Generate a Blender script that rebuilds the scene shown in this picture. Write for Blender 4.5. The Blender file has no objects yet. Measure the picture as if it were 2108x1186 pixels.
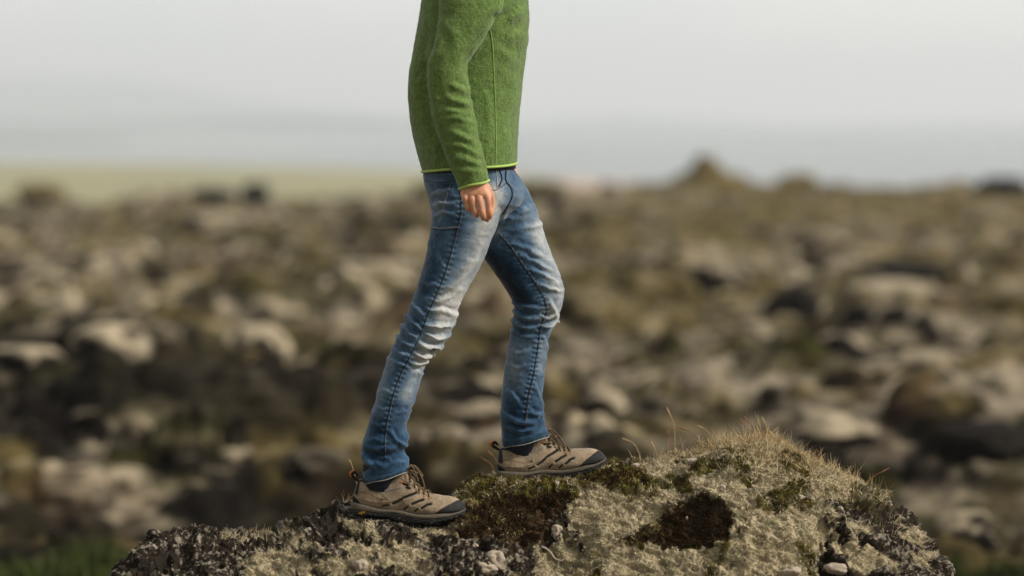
import bpy, math, random
import numpy as np
from mathutils import Vector, Matrix
from mathutils.bvhtree import BVHTree
R = math.radians
random.seed(7); rng = np.random.default_rng(11)
sc = bpy.context.scene
C = sc.collection

# ------------------------------------------------------------------ camera
CAMZ = 1.08; TILT = R(3.94); FPX = 85.0/36.0*2108.0
cd = bpy.data.cameras.new('camera'); cam = bpy.data.objects.new('camera', cd); C.objects.link(cam)
cam.location = (0, 0, CAMZ); cam.rotation_euler = (math.pi/2 - TILT, 0, 0)
cd.lens = 85; cd.sensor_width = 36; cd.clip_start = 0.1; cd.clip_end = 40000
cd.dof.use_dof = True; cd.dof.focus_distance = 6.55; cd.dof.aperture_fstop = 1.22
sc.camera = cam
# ------------------------------------------------------------------ sky and sun
SUN_EL = 38; SUN_AZ = 108                       # azimuth measured from +Y towards +X
w = bpy.data.worlds.new('World'); sc.world = w; w.use_nodes = True
nt = w.node_tree; nt.nodes.clear(); N = nt.nodes.new; L = nt.links.new
out = N('ShaderNodeOutputWorld'); bg = N('ShaderNodeBackground'); bg.inputs['Strength'].default_value = 0.1
sky = N('ShaderNodeTexSky'); sky.sky_type = 'NISHITA'; sky.sun_disc = False
sky.sun_elevation = R(SUN_EL); sky.sun_rotation = R(SUN_AZ); sky.air_density = 1.2; sky.dust_density = 3
tc = N('ShaderNodeTexCoord'); mp = N('ShaderNodeMapping'); mp.inputs['Scale'].default_value = (1.0, 1.0, 3.2)
nz = N('ShaderNodeTexNoise'); nz.inputs['Scale'].default_value = 5.5; nz.inputs['Detail'].default_value = 4; nz.inputs['Roughness'].default_value = 0.5
cr = N('ShaderNodeValToRGB')
cr.color_ramp.elements[0].position = 0.36; cr.color_ramp.elements[0].color = (0.80, 0.835, 0.86, 1)
cr.color_ramp.elements[1].position = 0.56; cr.color_ramp.elements[1].color = (1.0, 0.955, 0.915, 1)
mul = N('ShaderNodeVectorMath'); mul.operation = 'SCALE'; mul.inputs['Scale'].default_value = 11.8
mix = N('ShaderNodeMix'); mix.data_type = 'RGBA'; mix.inputs[0].default_value = 0.93
L(tc.outputs['Generated'], mp.inputs[0]); L(mp.outputs[0], nz.inputs['Vector']); L(nz.outputs['Fac'], cr.inputs[0])
L(cr.outputs[0], mul.inputs[0]); L(sky.outputs[0], mix.inputs[6]); L(mul.outputs[0], mix.inputs[7])
# sky dimmed behind the camera to shape contrast and rim light, brightest ahead-right
dt = N('ShaderNodeVectorMath'); dt.operation = 'DOT_PRODUCT'; dt.inputs[1].default_value = (0.42, 0.87, 0.25)
rg = N('ShaderNodeMapRange'); rg.interpolation_type = 'SMOOTHSTEP'; rg.inputs['From Min'].default_value = -0.45; rg.inputs['From Max'].default_value = 0.75; rg.inputs['To Min'].default_value = 0.28; rg.inputs['To Max'].default_value = 1.0
thick = N('ShaderNodeVectorMath'); thick.operation = 'SCALE'  # made-up dimming of the unseen rear sky, not cloud thickness
L(tc.outputs['Generated'], dt.inputs[0]); L(dt.outputs['Value'], rg.inputs['Value']); L(mix.outputs[2], thick.inputs[0]); L(rg.outputs[0], thick.inputs['Scale'])
L(thick.outputs[0], bg.inputs[0]); L(bg.outputs[0], out.inputs[0])
sd = bpy.data.lights.new('sun', 'SUN'); sd.energy = 4.2; sd.angle = R(11); sd.color = (1.0, 0.94, 0.85)
sun = bpy.data.objects.new('sun', sd); C.objects.link(sun)
sv = Vector((math.sin(R(SUN_AZ))*math.cos(R(SUN_EL)), math.cos(R(SUN_AZ))*math.cos(R(SUN_EL)), math.sin(R(SUN_EL))))
sun.rotation_euler = sv.to_track_quat('Z', 'Y').to_euler()
sc.view_settings.view_transform = 'Standard'; sc.view_settings.look = 'None'
sc.view_settings.exposure = 0.0; sc.view_settings.gamma = 1.0
sc.cycles.use_denoising = True
sc.cycles.max_bounces = 6; sc.cycles.volume_bounces = 1

# ------------------------------------------------------------------ helpers
CT, ST = math.cos(TILT), math.sin(TILT)
def V(px, py, Y):
    """world point seen at photo pixel (px,py) at distance Y"""
    x = (px - 1054)/FPX; y = (593 - py)/FPX
    dy = CT + y*ST; dz = -ST + y*CT; s = Y/dy
    return Vector((x*s, Y, CAMZ + dz*s))
def proj(P):
    P = np.asarray(P); d = P - np.array([0, 0, CAMZ])
    f = d[..., 1]*CT - d[..., 2]*ST; u = d[..., 1]*ST + d[..., 2]*CT
    return 1054 + FPX*d[..., 0]/f, 593 - FPX*u/f

def tag(o, label=None, cat=None, group=None, kind=None):
    if label: o['label'] = label
    if cat: o['category'] = cat
    if group: o['group'] = group
    if kind: o['kind'] = kind
    return o
def mesh_np(name, v, f, mat=None, parent=None, smooth=True):
    me = bpy.data.meshes.new(name); v = np.asarray(v, dtype=np.float32)
    if isinstance(f, np.ndarray):
        n, k = f.shape
        me.vertices.add(len(v)); me.vertices.foreach_set('co', v.ravel())
        me.loops.add(n*k); me.loops.foreach_set('vertex_index', f.astype(np.int32).ravel())
        me.polygons.add(n); me.polygons.foreach_set('loop_start', np.arange(0, n*k, k, dtype=np.int32))
        me.polygons.foreach_set('loop_total', np.full(n, k, dtype=np.int32))
        me.update(calc_edges=True)
    else:
        me.from_pydata([tuple(p) for p in v], [], f); me.update()
    if smooth: me.polygons.foreach_set('use_smooth', np.ones(len(me.polygons), dtype=bool))
    return link(name, me, mat, parent)
def link(name, me, mat=None, parent=None):
    o = bpy.data.objects.new(name, me); C.objects.link(o)
    if mat: me.materials.append(mat)
    if parent: o.parent = parent
    return o
def setcol(me, col, name='tint'):
    col = np.asarray(col, dtype=np.float32)
    if col.shape[1] == 3: col = np.concatenate([col, np.ones((len(col), 1), np.float32)], 1)
    a = me.color_attributes.new(name, 'FLOAT_COLOR', 'POINT'); a.data.foreach_set('color', np.clip(col, 0, 1).ravel())
def co(me):
    a = np.empty(len(me.vertices)*3, np.float32); me.vertices.foreach_get('co', a); return a.reshape(-1, 3)
def nor(me):
    a = np.empty(len(me.vertices)*3, np.float32); me.vertex_normals.foreach_get('vector', a); return a.reshape(-1, 3)
def setco(me, a):
    me.vertices.foreach_set('co', np.ascontiguousarray(a, dtype=np.float32).ravel()); me.update()

# --- numpy noise
def _h(ix, iy, iz, s):
    h = (ix.astype(np.int64)*374761393 + iy.astype(np.int64)*668265263 + iz.astype(np.int64)*2147483647 + s*974711) & 0xffffffff
    h = ((h ^ (h >> 13))*1274126177) & 0xffffffff; h = h ^ (h >> 16); h = (h*2246822519) & 0xffffffff
    return ((h ^ (h >> 15)) & 0xffffff)/float(0xffffff)
def vnoise(P, s=0):
    P = np.asarray(P, dtype=np.float64); i = np.floor(P).astype(np.int64); f = P - i; f = f*f*f*(f*(f*6-15)+10)
    r = 0
    for dx in (0, 1):
        for dy in (0, 1):
            for dz in (0, 1):
                wt = (f[:, 0] if dx else 1-f[:, 0])*(f[:, 1] if dy else 1-f[:, 1])*(f[:, 2] if dz else 1-f[:, 2])
                r = r + wt*_h(i[:, 0]+dx, i[:, 1]+dy, i[:, 2]+dz, s)
    return r
def fbm(P, sc_, oct=4, s=0, g=0.5):
    r = 0; a = 1; t = 0; P = np.asarray(P)*sc_
    for k in range(oct):
        r = r + a*vnoise(P + 17.3*k, s+k); t += a; a *= g; P = P*2.03
    return r/t
def ridged(P, sc_, oct=4, s=0):
    r = 0; a = 1; t = 0; P = np.asarray(P)*sc_
    for k in range(oct):
        r = r + a*(1-np.abs(2*vnoise(P + 9.1*k, s+k)-1)); t += a; a *= 0.5; P = P*2.1
    return r/t
def worley2(x, y, s=0):
    ix = np.floor(x).astype(np.int64); iy = np.floor(y).astype(np.int64); z = np.zeros_like(ix)
    d1 = np.full(x.shape, 9.0); d2 = np.full(x.shape, 9.0); idr = np.zeros(x.shape)
    for dx in (-1, 0, 1):
        for dy in (-1, 0, 1):
            cx = ix+dx; cy = iy+dy
            fx = cx + _h(cx, cy, z, s); fy = cy + _h(cx, cy, z+1, s)
            d = np.hypot(x-fx, y-fy); m = d < d1
            d2 = np.where(m, d1, np.minimum(d2, d)); idr = np.where(m, _h(cx, cy, z+2, s), idr); d1 = np.where(m, d, d1)
    return d1, d2, idr
def sstep(a, b, x):
    t = np.clip((x-a)/(b-a), 0, 1); return t*t*(3-2*t)
def pldist(X, Z, pl):
    """distance to a polyline, and 0..1 position along it, and the signed side"""
    pl = [np.array(p, dtype=float) for p in pl]; best = np.full(X.shape, 1e9); tt = np.zeros(X.shape); sg = np.zeros(X.shape)
    lens = [np.linalg.norm(pl[i+1]-pl[i]) for i in range(len(pl)-1)]; tot = sum(lens); acc = 0
    for i in range(len(pl)-1):
        a, b = pl[i], pl[i+1]; d = b-a; l2 = max(d@d, 1e-12)
        t = np.clip(((X-a[0])*d[0]+(Z-a[1])*d[1])/l2, 0, 1)
        ex = X-a[0]-t*d[0]; ez = Z-a[1]-t*d[1]; q = np.hypot(ex, ez); m = q < best
        best = np.where(m, q, best); tt = np.where(m, (acc+t*lens[i])/tot, tt)
        sg = np.where(m, np.sign(d[0]*ez-d[1]*ex), sg); acc += lens[i]
    return best, tt, sg

# --- lofts and tubes
def crom(arr, sub):
    a = np.asarray(arr, float); n = len(a); o = []
    for i in range(n-1):
        p0 = a[max(i-1, 0)]; p1 = a[i]; p2 = a[i+1]; p3 = a[min(i+2, n-1)]
        for k in range(sub):
            t = k/sub
            o.append(0.5*((2*p1)+(-p0+p2)*t+(2*p0-5*p1+4*p2-p3)*t*t+(-p0+3*p1-3*p2+p3)*t**3))
    o.append(a[-1]); return np.array(o)
def ringmesh(rings, cap=True):
    rings = np.asarray(rings); m, n, _ = rings.shape; v = rings.reshape(-1, 3).tolist(); f = []
    for i in range(m-1):
        for j in range(n):
            a = i*n+j; b = i*n+(j+1) % n; f.append((a, b, b+n, a+n))
    if cap:
        v.append(rings[0].mean(0).tolist()); v.append(rings[-1].mean(0).tolist()); c0 = m*n; c1 = c0+1
        for j in range(n):
            f.append((c0, (j+1) % n, j)); f.append((c1, (m-1)*n+j, (m-1)*n+(j+1) % n))
    return v, f
def loft(rs, n=48, sub=4, p=2.0, shrink=1.0, cap=True):
    """rs: (ax,ay,bx,by,Y,d) silhouette pixels left/right, distance and half depth"""
    ks = []
    for (ax, ay, bx, by, Y, d) in rs:
        A = V(ax, ay, Y); B = V(bx, by, Y); ks.append(list(A)+list(B)+[d])
    ks = crom(ks, sub); rings = []
    th = np.linspace(0, 2*math.pi, n, endpoint=False); c = np.cos(th); s = np.sin(th)
    c = np.sign(c)*np.abs(c)**(2/p); s = np.sign(s)*np.abs(s)**(2/p)
    for k in ks:
        A, B, d = k[:3], k[3:6], k[6]; M = (A+B)/2; h = (B-A)/2*shrink
        rings.append(M + c[:, None]*h + s[:, None]*np.array([0, d*shrink, 0]))
    return ringmesh(rings, cap)
def tube(pts, rad, n=12, sub=4, cap=True, flat=1.0):
    pts = [list(p) for p in pts]
    if not hasattr(rad, '__len__'): rad = [rad]*len(pts)
    k = crom([list(p)+[r] for p, r in zip(pts, rad)], sub) if sub > 1 else np.array([list(p)+[r] for p, r in zip(pts, rad)])
    P = k[:, :3]; Rr = k[:, 3]; rings = []; up = None
    T = np.gradient(P, axis=0); T /= np.linalg.norm(T, axis=1)[:, None]+1e-12
    ref = np.array([0, 0, 1.0]) if abs(T[0][2]) < 0.9 else np.array([0, 1.0, 0])
    u = np.cross(T[0], ref); u /= np.linalg.norm(u)
    for i in range(len(P)):
        u = u - T[i]*(u@T[i]); u /= np.linalg.norm(u)+1e-12; v_ = np.cross(T[i], u)
        th = np.linspace(0, 2*math.pi, n, endpoint=False)
        ring = [P[i]+Rr[i]*(math.cos(a)*u+flat*math.sin(a)*v_) for a in th]
        if cap and i == 0:
            for q, z in ((0.35, 0.94), (0.75, 0.66)): rings.append([P[i]-T[i]*Rr[i]*z+q*(np.array(x)-P[i]) for x in ring])
        rings.append(ring)
        if cap and i == len(P)-1:
            for q, z in ((0.75, 0.66), (0.35, 0.94)): rings.append([P[i]+T[i]*Rr[i]*z+q*(np.array(x)-P[i]) for x in ring])
    return ringmesh(rings, cap)
def ellipsoid(c, r, n=20, m=12, rot=None):
    rings = []
    for i in range(1, m):
        a = math.pi*i/m; ring = []
        for j in range(n):
            b = 2*math.pi*j/n; p = Vector((r[0]*math.sin(a)*math.cos(b), r[1]*math.sin(a)*math.sin(b), r[2]*math.cos(a)))
            if rot: p = rot @ p
            ring.append([c[0]+p.x, c[1]+p.y, c[2]+p.z])
        rings.append(ring)
    return ringmesh(rings)
def merge(parts):
    v = []; f = []
    for (a, b) in parts:
        o = len(v); v += [tuple(p) for p in a]; f += [tuple(i+o for i in q) for q in b]
    return v, f
def voxel(parts, size, smooth=2):
    v, f = merge(parts); me = bpy.data.meshes.new('tmp'); me.from_pydata(v, [], f); me.update()
    import bmesh
    bm = bmesh.new(); bm.from_mesh(me); bmesh.ops.recalc_face_normals(bm, faces=bm.faces); bm.to_mesh(me); bm.free()
    o = bpy.data.objects.new('tmp', me); C.objects.link(o)
    md = o.modifiers.new('r', 'REMESH'); md.mode = 'VOXEL'; md.voxel_size = size; md.use_smooth_shade = True
    dg = bpy.context.evaluated_depsgraph_get(); dg.update()
    r = bpy.data.meshes.new_from_object(o.evaluated_get(dg)); bpy.data.objects.remove(o); bpy.data.meshes.remove(me)
    for _ in range(smooth): lap(r, 0.5)
    return r
def lap(me, k=0.5, mask=None):
    c = co(me); e = np.empty(len(me.edges)*2, np.int32); me.edges.foreach_get('vertices', e); e = e.reshape(-1, 2)
    s = np.zeros_like(c, dtype=np.float64); n = np.zeros(len(c))
    for a, b in ((0, 1), (1, 0)):
        for q in range(3): s[:, q] += np.bincount(e[:, a], weights=c[e[:, b], q], minlength=len(c))
        n += np.bincount(e[:, a], minlength=len(c))
    d = s/np.maximum(n, 1)[:, None]-c
    if mask is not None: d *= mask[:, None]
    setco(me, c+k*d)
def folds(me, strokes, Y, ylim=(-9, 99), faceonly=True):
    """strokes: (px polyline, amplitude mm, width px). raises cloth along them; returns ridge map"""
    c = co(me); n = nor(me); X = c[:, 0]+0.010*(fbm(c, 22, 3, 601)-0.5)+0.005*(fbm(c, 70, 2, 602)-0.5); Z = c[:, 2]+0.014*(fbm(c, 22, 3, 603)-0.5)+0.006*(fbm(c, 70, 2, 604)-0.5); acc = np.zeros(len(c)); px1 = Y/FPX; am = 0.55+0.9*fbm(c, 34, 2, 605)
    m = sstep(ylim[0]-0.01, ylim[0]+0.01, c[:, 1])*(1-sstep(ylim[1]-0.01, ylim[1]+0.01, c[:, 1]))
    if faceonly: m = m*(0.25+0.75*sstep(0.5, -0.3, n[:, 1])) if False else m*sstep(0.75, 0.2, -(-n[:, 1])) if False else m*(1-sstep(0.1, 0.8, n[:, 1]))
    for (pl, amp, wd) in strokes:
        pw = [(V(a, b, Y).x, V(a, b, Y).z) for a, b in pl]; d, t, sg = pldist(X, Z, pw); wm = wd*px1
        end = np.sin(np.clip(t, 0.0, 1.0)*math.pi)**0.6
        wob = 1.0
        g = np.exp(-(d/wm)**2) - 0.45*np.exp(-((d*sg-1.7*wm)/(1.0*wm))**2)*(sg > 0)
        # beyond the ends of the stroke d grows from the end point, so it fades there too
        acc += amp*0.001*g*(0.15+0.85*end)*wob
    acc *= m*am
    setco(me, c+n*acc[:, None]); return acc

# ------------------------------------------------------------------ materials
def mat(name, base=(0.5, 0.5, 0.5), rough=0.8, attr=None, noise=None, bump=None, sheen=0, spec=0.3, sss=0, metal=0, noise2=None, coords='Object'):
    """noise: (scale, amount dark, amount light) multiplies the colour; bump: list of (kind, scale, strength, distance)"""
    m = bpy.data.materials.new(name); m.use_nodes = True; t = m.node_tree; b = t.nodes['Principled BSDF']
    b.inputs['Roughness'].default_value = rough; b.inputs['Specular IOR Level'].default_value = spec; b.inputs['Metallic'].default_value = metal
    if sheen: b.inputs['Sheen Weight'].default_value = sheen; b.inputs['Sheen Roughness'].default_value = 0.4
    if sss: b.inputs['Subsurface Weight'].default_value = sss; b.inputs['Subsurface Radius'].default_value = (0.012, 0.004, 0.002); b.inputs['Subsurface Scale'].default_value = 1
    tcn = t.nodes.new('ShaderNodeTexCoord'); cs = None
    if attr:
        a = t.nodes.new('ShaderNodeAttribute'); a.attribute_name = attr; cs = a.outputs['Color']
    for nn in (noise, noise2):
        if not nn: continue
        tx = t.nodes.new('ShaderNodeTexNoise'); tx.inputs['Scale'].default_value = nn[0]; tx.inputs['Detail'].default_value = 5; tx.inputs['Roughness'].default_value = 0.65
        t.links.new(tcn.outputs[coords], tx.inputs['Vector'])
        mr = t.nodes.new('ShaderNodeMapRange'); mr.inputs['From Min'].default_value = 0.32; mr.inputs['From Max'].default_value = 0.68
        mr.inputs['To Min'].default_value = nn[1]; mr.inputs['To Max'].default_value = nn[2]; t.links.new(tx.outputs['Fac'], mr.inputs['Value'])
        vm = t.nodes.new('ShaderNodeVectorMath'); vm.operation = 'SCALE'; t.links.new(mr.outputs[0], vm.inputs['Scale'])
        if cs: t.links.new(cs, vm.inputs[0])
        else: vm.inputs[0].default_value = base
        cs = vm.outputs[0]
    if cs: t.links.new(cs, b.inputs['Base Color'])
    else: b.inputs['Base Color'].default_value = (*base, 1)
    last = None
    for (kind, s, st, dist) in (bump or []):
        if kind == 'wave':
            tx = t.nodes.new('ShaderNodeTexWave'); tx.inputs['Scale'].default_value = s; tx.bands_direction = 'DIAGONAL'; o = tx.outputs['Fac']
        elif kind == 'voronoi':
            tx = t.nodes.new('ShaderNodeTexVoronoi'); tx.inputs['Scale'].default_value = s; o = tx.outputs['Distance']
        else:
            tx = t.nodes.new('ShaderNodeTexNoise'); tx.inputs['Scale'].default_value = s; tx.inputs['Detail'].default_value = 6; tx.inputs['Roughness'].default_value = 0.6; o = tx.outputs['Fac']
        t.links.new(tcn.outputs[coords], tx.inputs['Vector'])
        bp = t.nodes.new('ShaderNodeBump'); bp.inputs['Strength'].default_value = st; bp.inputs['Distance'].default_value = dist
        t.links.new(o, bp.inputs['Height'])
        if last: t.links.new(last, bp.inputs['Normal'])
        last = bp.outputs[0]
    if last: t.links.new(last, b.inputs['Normal'])
    return m

M_terrain = mat('lava terrain', attr='tint', rough=0.98, spec=0.03, noise=(9, 0.5, 1.5), noise2=(3, 0.7, 1.3), bump=[('noise', 9, 0.6, 0.05)])
M_rock = mat('boulder surface', attr='tint', rough=0.97, spec=0.04, noise=(260, 0.55, 1.45), bump=[('noise', 180, 0.8, 0.004)])
M_moss = mat('moss strands', attr='tint', rough=0.9, spec=0.1)
M_brock = mat('blurred boulder', attr='tint', rough=0.95, spec=0.1, noise=(7, 0.7, 1.3), bump=[('noise', 12, 0.7, 0.03)])
M_plain = mat('grass plain', base=(0.27, 0.255, 0.145), rough=1, spec=0.05, noise=(0.01, 0.8, 1.2), noise2=(0.05, 0.9, 1.1))
M_sand = mat('pink sand', base=(0.42, 0.33, 0.27), rough=1, spec=0.05, noise=(0.05, 0.9, 1.1))
M_hill = mat('far hill', base=(0.07, 0.10, 0.10), rough=1, spec=0.05, noise=(0.004, 0.7, 1.3))
M_water = mat('lake water', base=(0.10, 0.13, 0.13), rough=0.25, spec=0.5, noise=(0.01, 0.85, 1.15), bump=[('noise', 0.3, 0.5, 0.3)])
M_pebble = mat('pale stone', base=(0.38, 0.31, 0.24), rough=0.85, noise=(90, 0.75, 1.1), bump=[('noise', 120, 0.5, 0.002)])
M_dark = mat('dark basalt', base=(0.045, 0.04, 0.034), rough=0.9, noise=(120, 0.3, 2.0), bump=[('noise', 60, 0.9, 0.006)])
M_straw = mat('dry straw', base=(0.42, 0.28, 0.13), rough=0.8, noise=(60, 0.7, 1.2))
M_straw2 = mat('russet straw', base=(0.22, 0.10, 0.055), rough=0.8, noise=(60, 0.7, 1.2))

# ------------------------------------------------------------------ far setting
def grid(name, xs, ys, zf, m, kind='structure'):
    X, Y = np.meshgrid(xs, ys); Z = zf(X, Y); v = np.stack([X, Y, Z], -1).reshape(-1, 3); n = len(xs)
    i = np.arange(len(ys)-1)[:, None]*n + np.arange(n-1)[None, :]; f = np.stack([i, i+1, i+n+1, i+n], -1).reshape(-1, 4)
    o = mesh_np(name, v, f, m); o['kind'] = kind; return o
PLAIN = -7.0
grid('grass_plain', np.linspace(-6500, 6500, 40), np.linspace(-6000, 6800, 40), lambda X, Y: np.full(X.shape, PLAIN), M_plain)
def sheet(name, pts, z, m):
    v = [(x, y, z) for x, y in pts]; return tag(mesh_np(name, v, [tuple(range(len(pts)))], m, smooth=False), kind='structure')
# shoreline: farther on the left, nearer on the right
shore = [(-1400, 520), (-400, 520), (-110, 485), (-60, 450), (-30, 420), (0, 370), (14, 325), (24, 290), (60, 262), (140, 250), (400, 240), (1500, 240)]
sheet('lake', shore + [(5600, 5200), (-5600, 5200)], PLAIN+0.06, M_water)
sheet('sand_shore', [(4, 300), (4, 330), (9, 345), (16, 318), (25, 292), (30, 282), (28, 262), (10, 270)], PLAIN+0.12, M_sand)
def hillrow(name, y0, x0, x1, prof, seed, base=PLAIN, depth=900, m=M_hill):
    xs = np.linspace(x0, x1, 160); ys = np.linspace(0, 1, 24)
    def zf(X, Y):
        h = np.interp(X, [p[0] for p in prof], [p[1] for p in prof])
        s = np.sin(np.clip((Y-y0)/depth, 0, 1)*math.pi)**0.8
        P = np.stack([X.ravel()/600, Y.ravel()/600, np.zeros(X.size)], -1)
        return base-1 + h*s*(0.82+0.36*fbm(P, 1, 4, seed).reshape(X.shape))
    return grid(name, xs, y0+ys*depth, zf, m)
def wx(px, d): return (px-1054)/FPX*d
D1 = 5300
hillrow('far_mountain', D1, wx(-900, D1), wx(1000, D1), [(wx(-900, D1), 55), (wx(-200, D1), 112), (wx(150, D1), 112), (wx(330, D1), 98), (wx(480, D1), 70), (wx(650, D1), 45), (wx(850, D1), 22), (wx(1000, D1), 0)], 3)
D2 = 4200
hillrow('far_hills', D2, wx(930, D2), wx(2900, D2), [(wx(930, D2), 0), (wx(1180, D2), 14), (wx(1300, D2), 18), (wx(1450, D2), 12), (wx(1650, D2), 5), (wx(2000, D2), 9), (wx(2300, D2), 12), (wx(2900, D2), 6)], 9, depth=500)
D3 = 2600
hillrow('far_shore_hills', D3, wx(-500, D3), wx(1100, D3), [(wx(-500, D3), 12), (wx(100, D3), 8), (wx(330, D3), 10), (wx(560, D3), 14), (wx(740, D3), 11), (wx(900, D3), 6), (wx(1100, D3), 1)], 5, depth=420)
D4 = 900
hillrow('far_headland', D4, wx(-800, D4), wx(330, D4), [(wx(-800, D4), 3.4), (wx(-200, D4), 2.6), (wx(150, D4), 1.9), (wx(330, D4), 0)], 6, depth=140)

# ------------------------------------------------------------------ lava field behind
PALE = np.array([0.315, 0.262, 0.178]); BAS = np.array([0.009, 0.0075, 0.006]); OLIVE = np.array([0.036, 0.033, 0.009]); OCH = np.array([0.115, 0.088, 0.032]); RUST = np.array([0.085, 0.052, 0.028]); GREY = np.array([0.16, 0.135, 0.105])
def terrain_base(X, Y):
    P = np.stack([X, Y, np.zeros_like(X)], -1).reshape(-1, 3)
    h = -1.12 + 0.55*(fbm(P, 0.16, 3, 21)-0.5).reshape(X.shape)
    r = np.hypot(X, Y)
    # rise at the right far crest, lower on the left
    a = X/np.maximum(Y, 1)
    h += sstep(35, 68, r)*(-0.50 + 0.34*sstep(-0.03, 0.05, a)) + 0.35*sstep(45, 62, r)*(fbm(P, 0.35, 3, 29)-0.5).reshape(X.shape)
    # sunken dark hollow at the left, raised slab at the right
    h -= 0.55*np.exp(-(((X+1.9)/1.8)**2+((Y-13.6)/1.3)**2))
    h -= 0.5*np.exp(-(((X-1.9)/1.1)**2+((Y-13.0)/0.9)**2))
    h += 0.45*np.exp(-(((X-3.0)/1.6)**2+((Y-15.5)/1.6)**2))
    h += 0.5*np.exp(-(((X+3.2)/2.0)**2+((Y-18)/1.6)**2))
    edge = 74 + 6*np.sin(X*0.12+1)
    drop = sstep(edge, edge+45, r)
    return h*(1-drop)+(PLAIN-0.6)*drop
def terrain(X, Y):
    b = terrain_base(X, Y); r = np.hypot(X, Y); h = b.copy()
    w1 = 0.25*(fbm(np.stack([X, Y, X*0], -1).reshape(-1, 3), 0.9, 2, 5).reshape(X.shape)-0.5)
    for (s, amp, rr, sd, den) in ((2.4, 0.36, 0.6, 1, 0.6), (1.3, 0.23, 0.6, 2, 0.6), (0.62, 0.16, 0.54, 3, 0.62), (0.36, 0.12, 0.5, 4, 0.6), (0.2, 0.065, 0.5, 14, 0.5)):
        d1, d2, idr = worley2(X/s+w1*1.2, Y/s+w1, sd)
        rad = rr*(0.6+0.5*idr); q = np.clip(1-(d1/rad)**2, 0, 1)
        fade = sstep(9.5, 15, r) if s > 0.5 else (1.0 if s > 0.3 else np.clip(1.2-r/30, 0, 1))
        h += amp*(0.4+0.9*idr)*q**0.38*(idr < den)*fade
    P = np.stack([X, Y, X*0], -1).reshape(-1, 3)
    h += 0.12*(fbm(P, 2.2, 3, 31).reshape(X.shape)-0.5)*np.clip(1.2-r/60, 0.2, 1)
    drop = sstep(74, 110, r); return h*(1-drop)+b*drop
na, nr = 700, 1050
ang = np.linspace(-R(36), R(36), na)
rr_ = 8.2*np.exp(np.linspace(0, math.log(135/8.2), nr))
A_, R_ = np.meshgrid(ang, rr_); TX = R_*np.sin(A_); TY = R_*np.cos(A_); TZ = terrain(TX, TY)
v = np.stack([TX, TY, TZ], -1).reshape(-1, 3); i = np.arange(nr-1)[:, None]*na + np.arange(na-1)[None, :]
f = np.stack([i, i+1, i+na+1, i+na], -1).reshape(-1, 4)
lava = mesh_np('lava_field', v, f, M_terrain); lava['kind'] = 'structure'
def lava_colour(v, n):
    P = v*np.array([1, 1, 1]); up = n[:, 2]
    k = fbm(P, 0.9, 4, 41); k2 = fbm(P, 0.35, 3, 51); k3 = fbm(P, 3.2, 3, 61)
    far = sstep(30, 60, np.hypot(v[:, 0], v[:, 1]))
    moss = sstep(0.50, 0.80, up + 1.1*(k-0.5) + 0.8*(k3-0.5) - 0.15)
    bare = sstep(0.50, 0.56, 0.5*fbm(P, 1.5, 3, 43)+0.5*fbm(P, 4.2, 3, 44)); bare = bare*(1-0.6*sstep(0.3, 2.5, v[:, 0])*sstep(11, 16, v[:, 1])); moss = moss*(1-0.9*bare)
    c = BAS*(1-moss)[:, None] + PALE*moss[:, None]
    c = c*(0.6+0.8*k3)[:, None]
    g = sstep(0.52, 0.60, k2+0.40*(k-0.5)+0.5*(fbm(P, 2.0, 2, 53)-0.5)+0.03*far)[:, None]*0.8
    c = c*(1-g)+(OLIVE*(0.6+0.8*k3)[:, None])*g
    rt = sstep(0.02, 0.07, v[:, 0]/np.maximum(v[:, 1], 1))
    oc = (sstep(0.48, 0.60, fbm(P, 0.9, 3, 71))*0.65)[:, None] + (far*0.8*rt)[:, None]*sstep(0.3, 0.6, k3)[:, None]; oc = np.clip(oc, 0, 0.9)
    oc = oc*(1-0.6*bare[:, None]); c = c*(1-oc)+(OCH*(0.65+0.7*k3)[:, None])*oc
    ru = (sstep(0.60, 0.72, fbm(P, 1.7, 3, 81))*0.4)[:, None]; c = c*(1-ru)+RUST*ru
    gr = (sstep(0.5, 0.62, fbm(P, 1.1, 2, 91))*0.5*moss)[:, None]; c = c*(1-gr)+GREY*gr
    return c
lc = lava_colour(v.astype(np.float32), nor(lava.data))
dk = sstep(-0.1, -0.9, v[:, 0])*sstep(22, 16, v[:, 1])*sstep(0.66, 0.50, fbm(v, 0.8, 3, 97)); dk = np.maximum(dk, np.exp(-(((v[:, 0]-1.6)/1.3)**2+((v[:, 1]-12.6)/1.3)**2))*1.1); dk = np.clip(dk, 0, 1)           # pulled towards the basalt colour at the near left and near right
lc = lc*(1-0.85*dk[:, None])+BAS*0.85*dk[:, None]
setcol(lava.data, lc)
# the ground under and around the boulder
xs = np.linspace(-14, 14, 200); ys = np.linspace(-12, 9.4, 160)
g0 = grid('ground', xs, ys, lambda X, Y: -1.35+0.35*(fbm(np.stack([X, Y, X*0], -1).reshape(-1, 3), 0.8, 4, 77).reshape(X.shape)-0.5), M_terrain)
setcol(g0.data, lava_colour(co(g0.data), nor(g0.data)))

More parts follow.
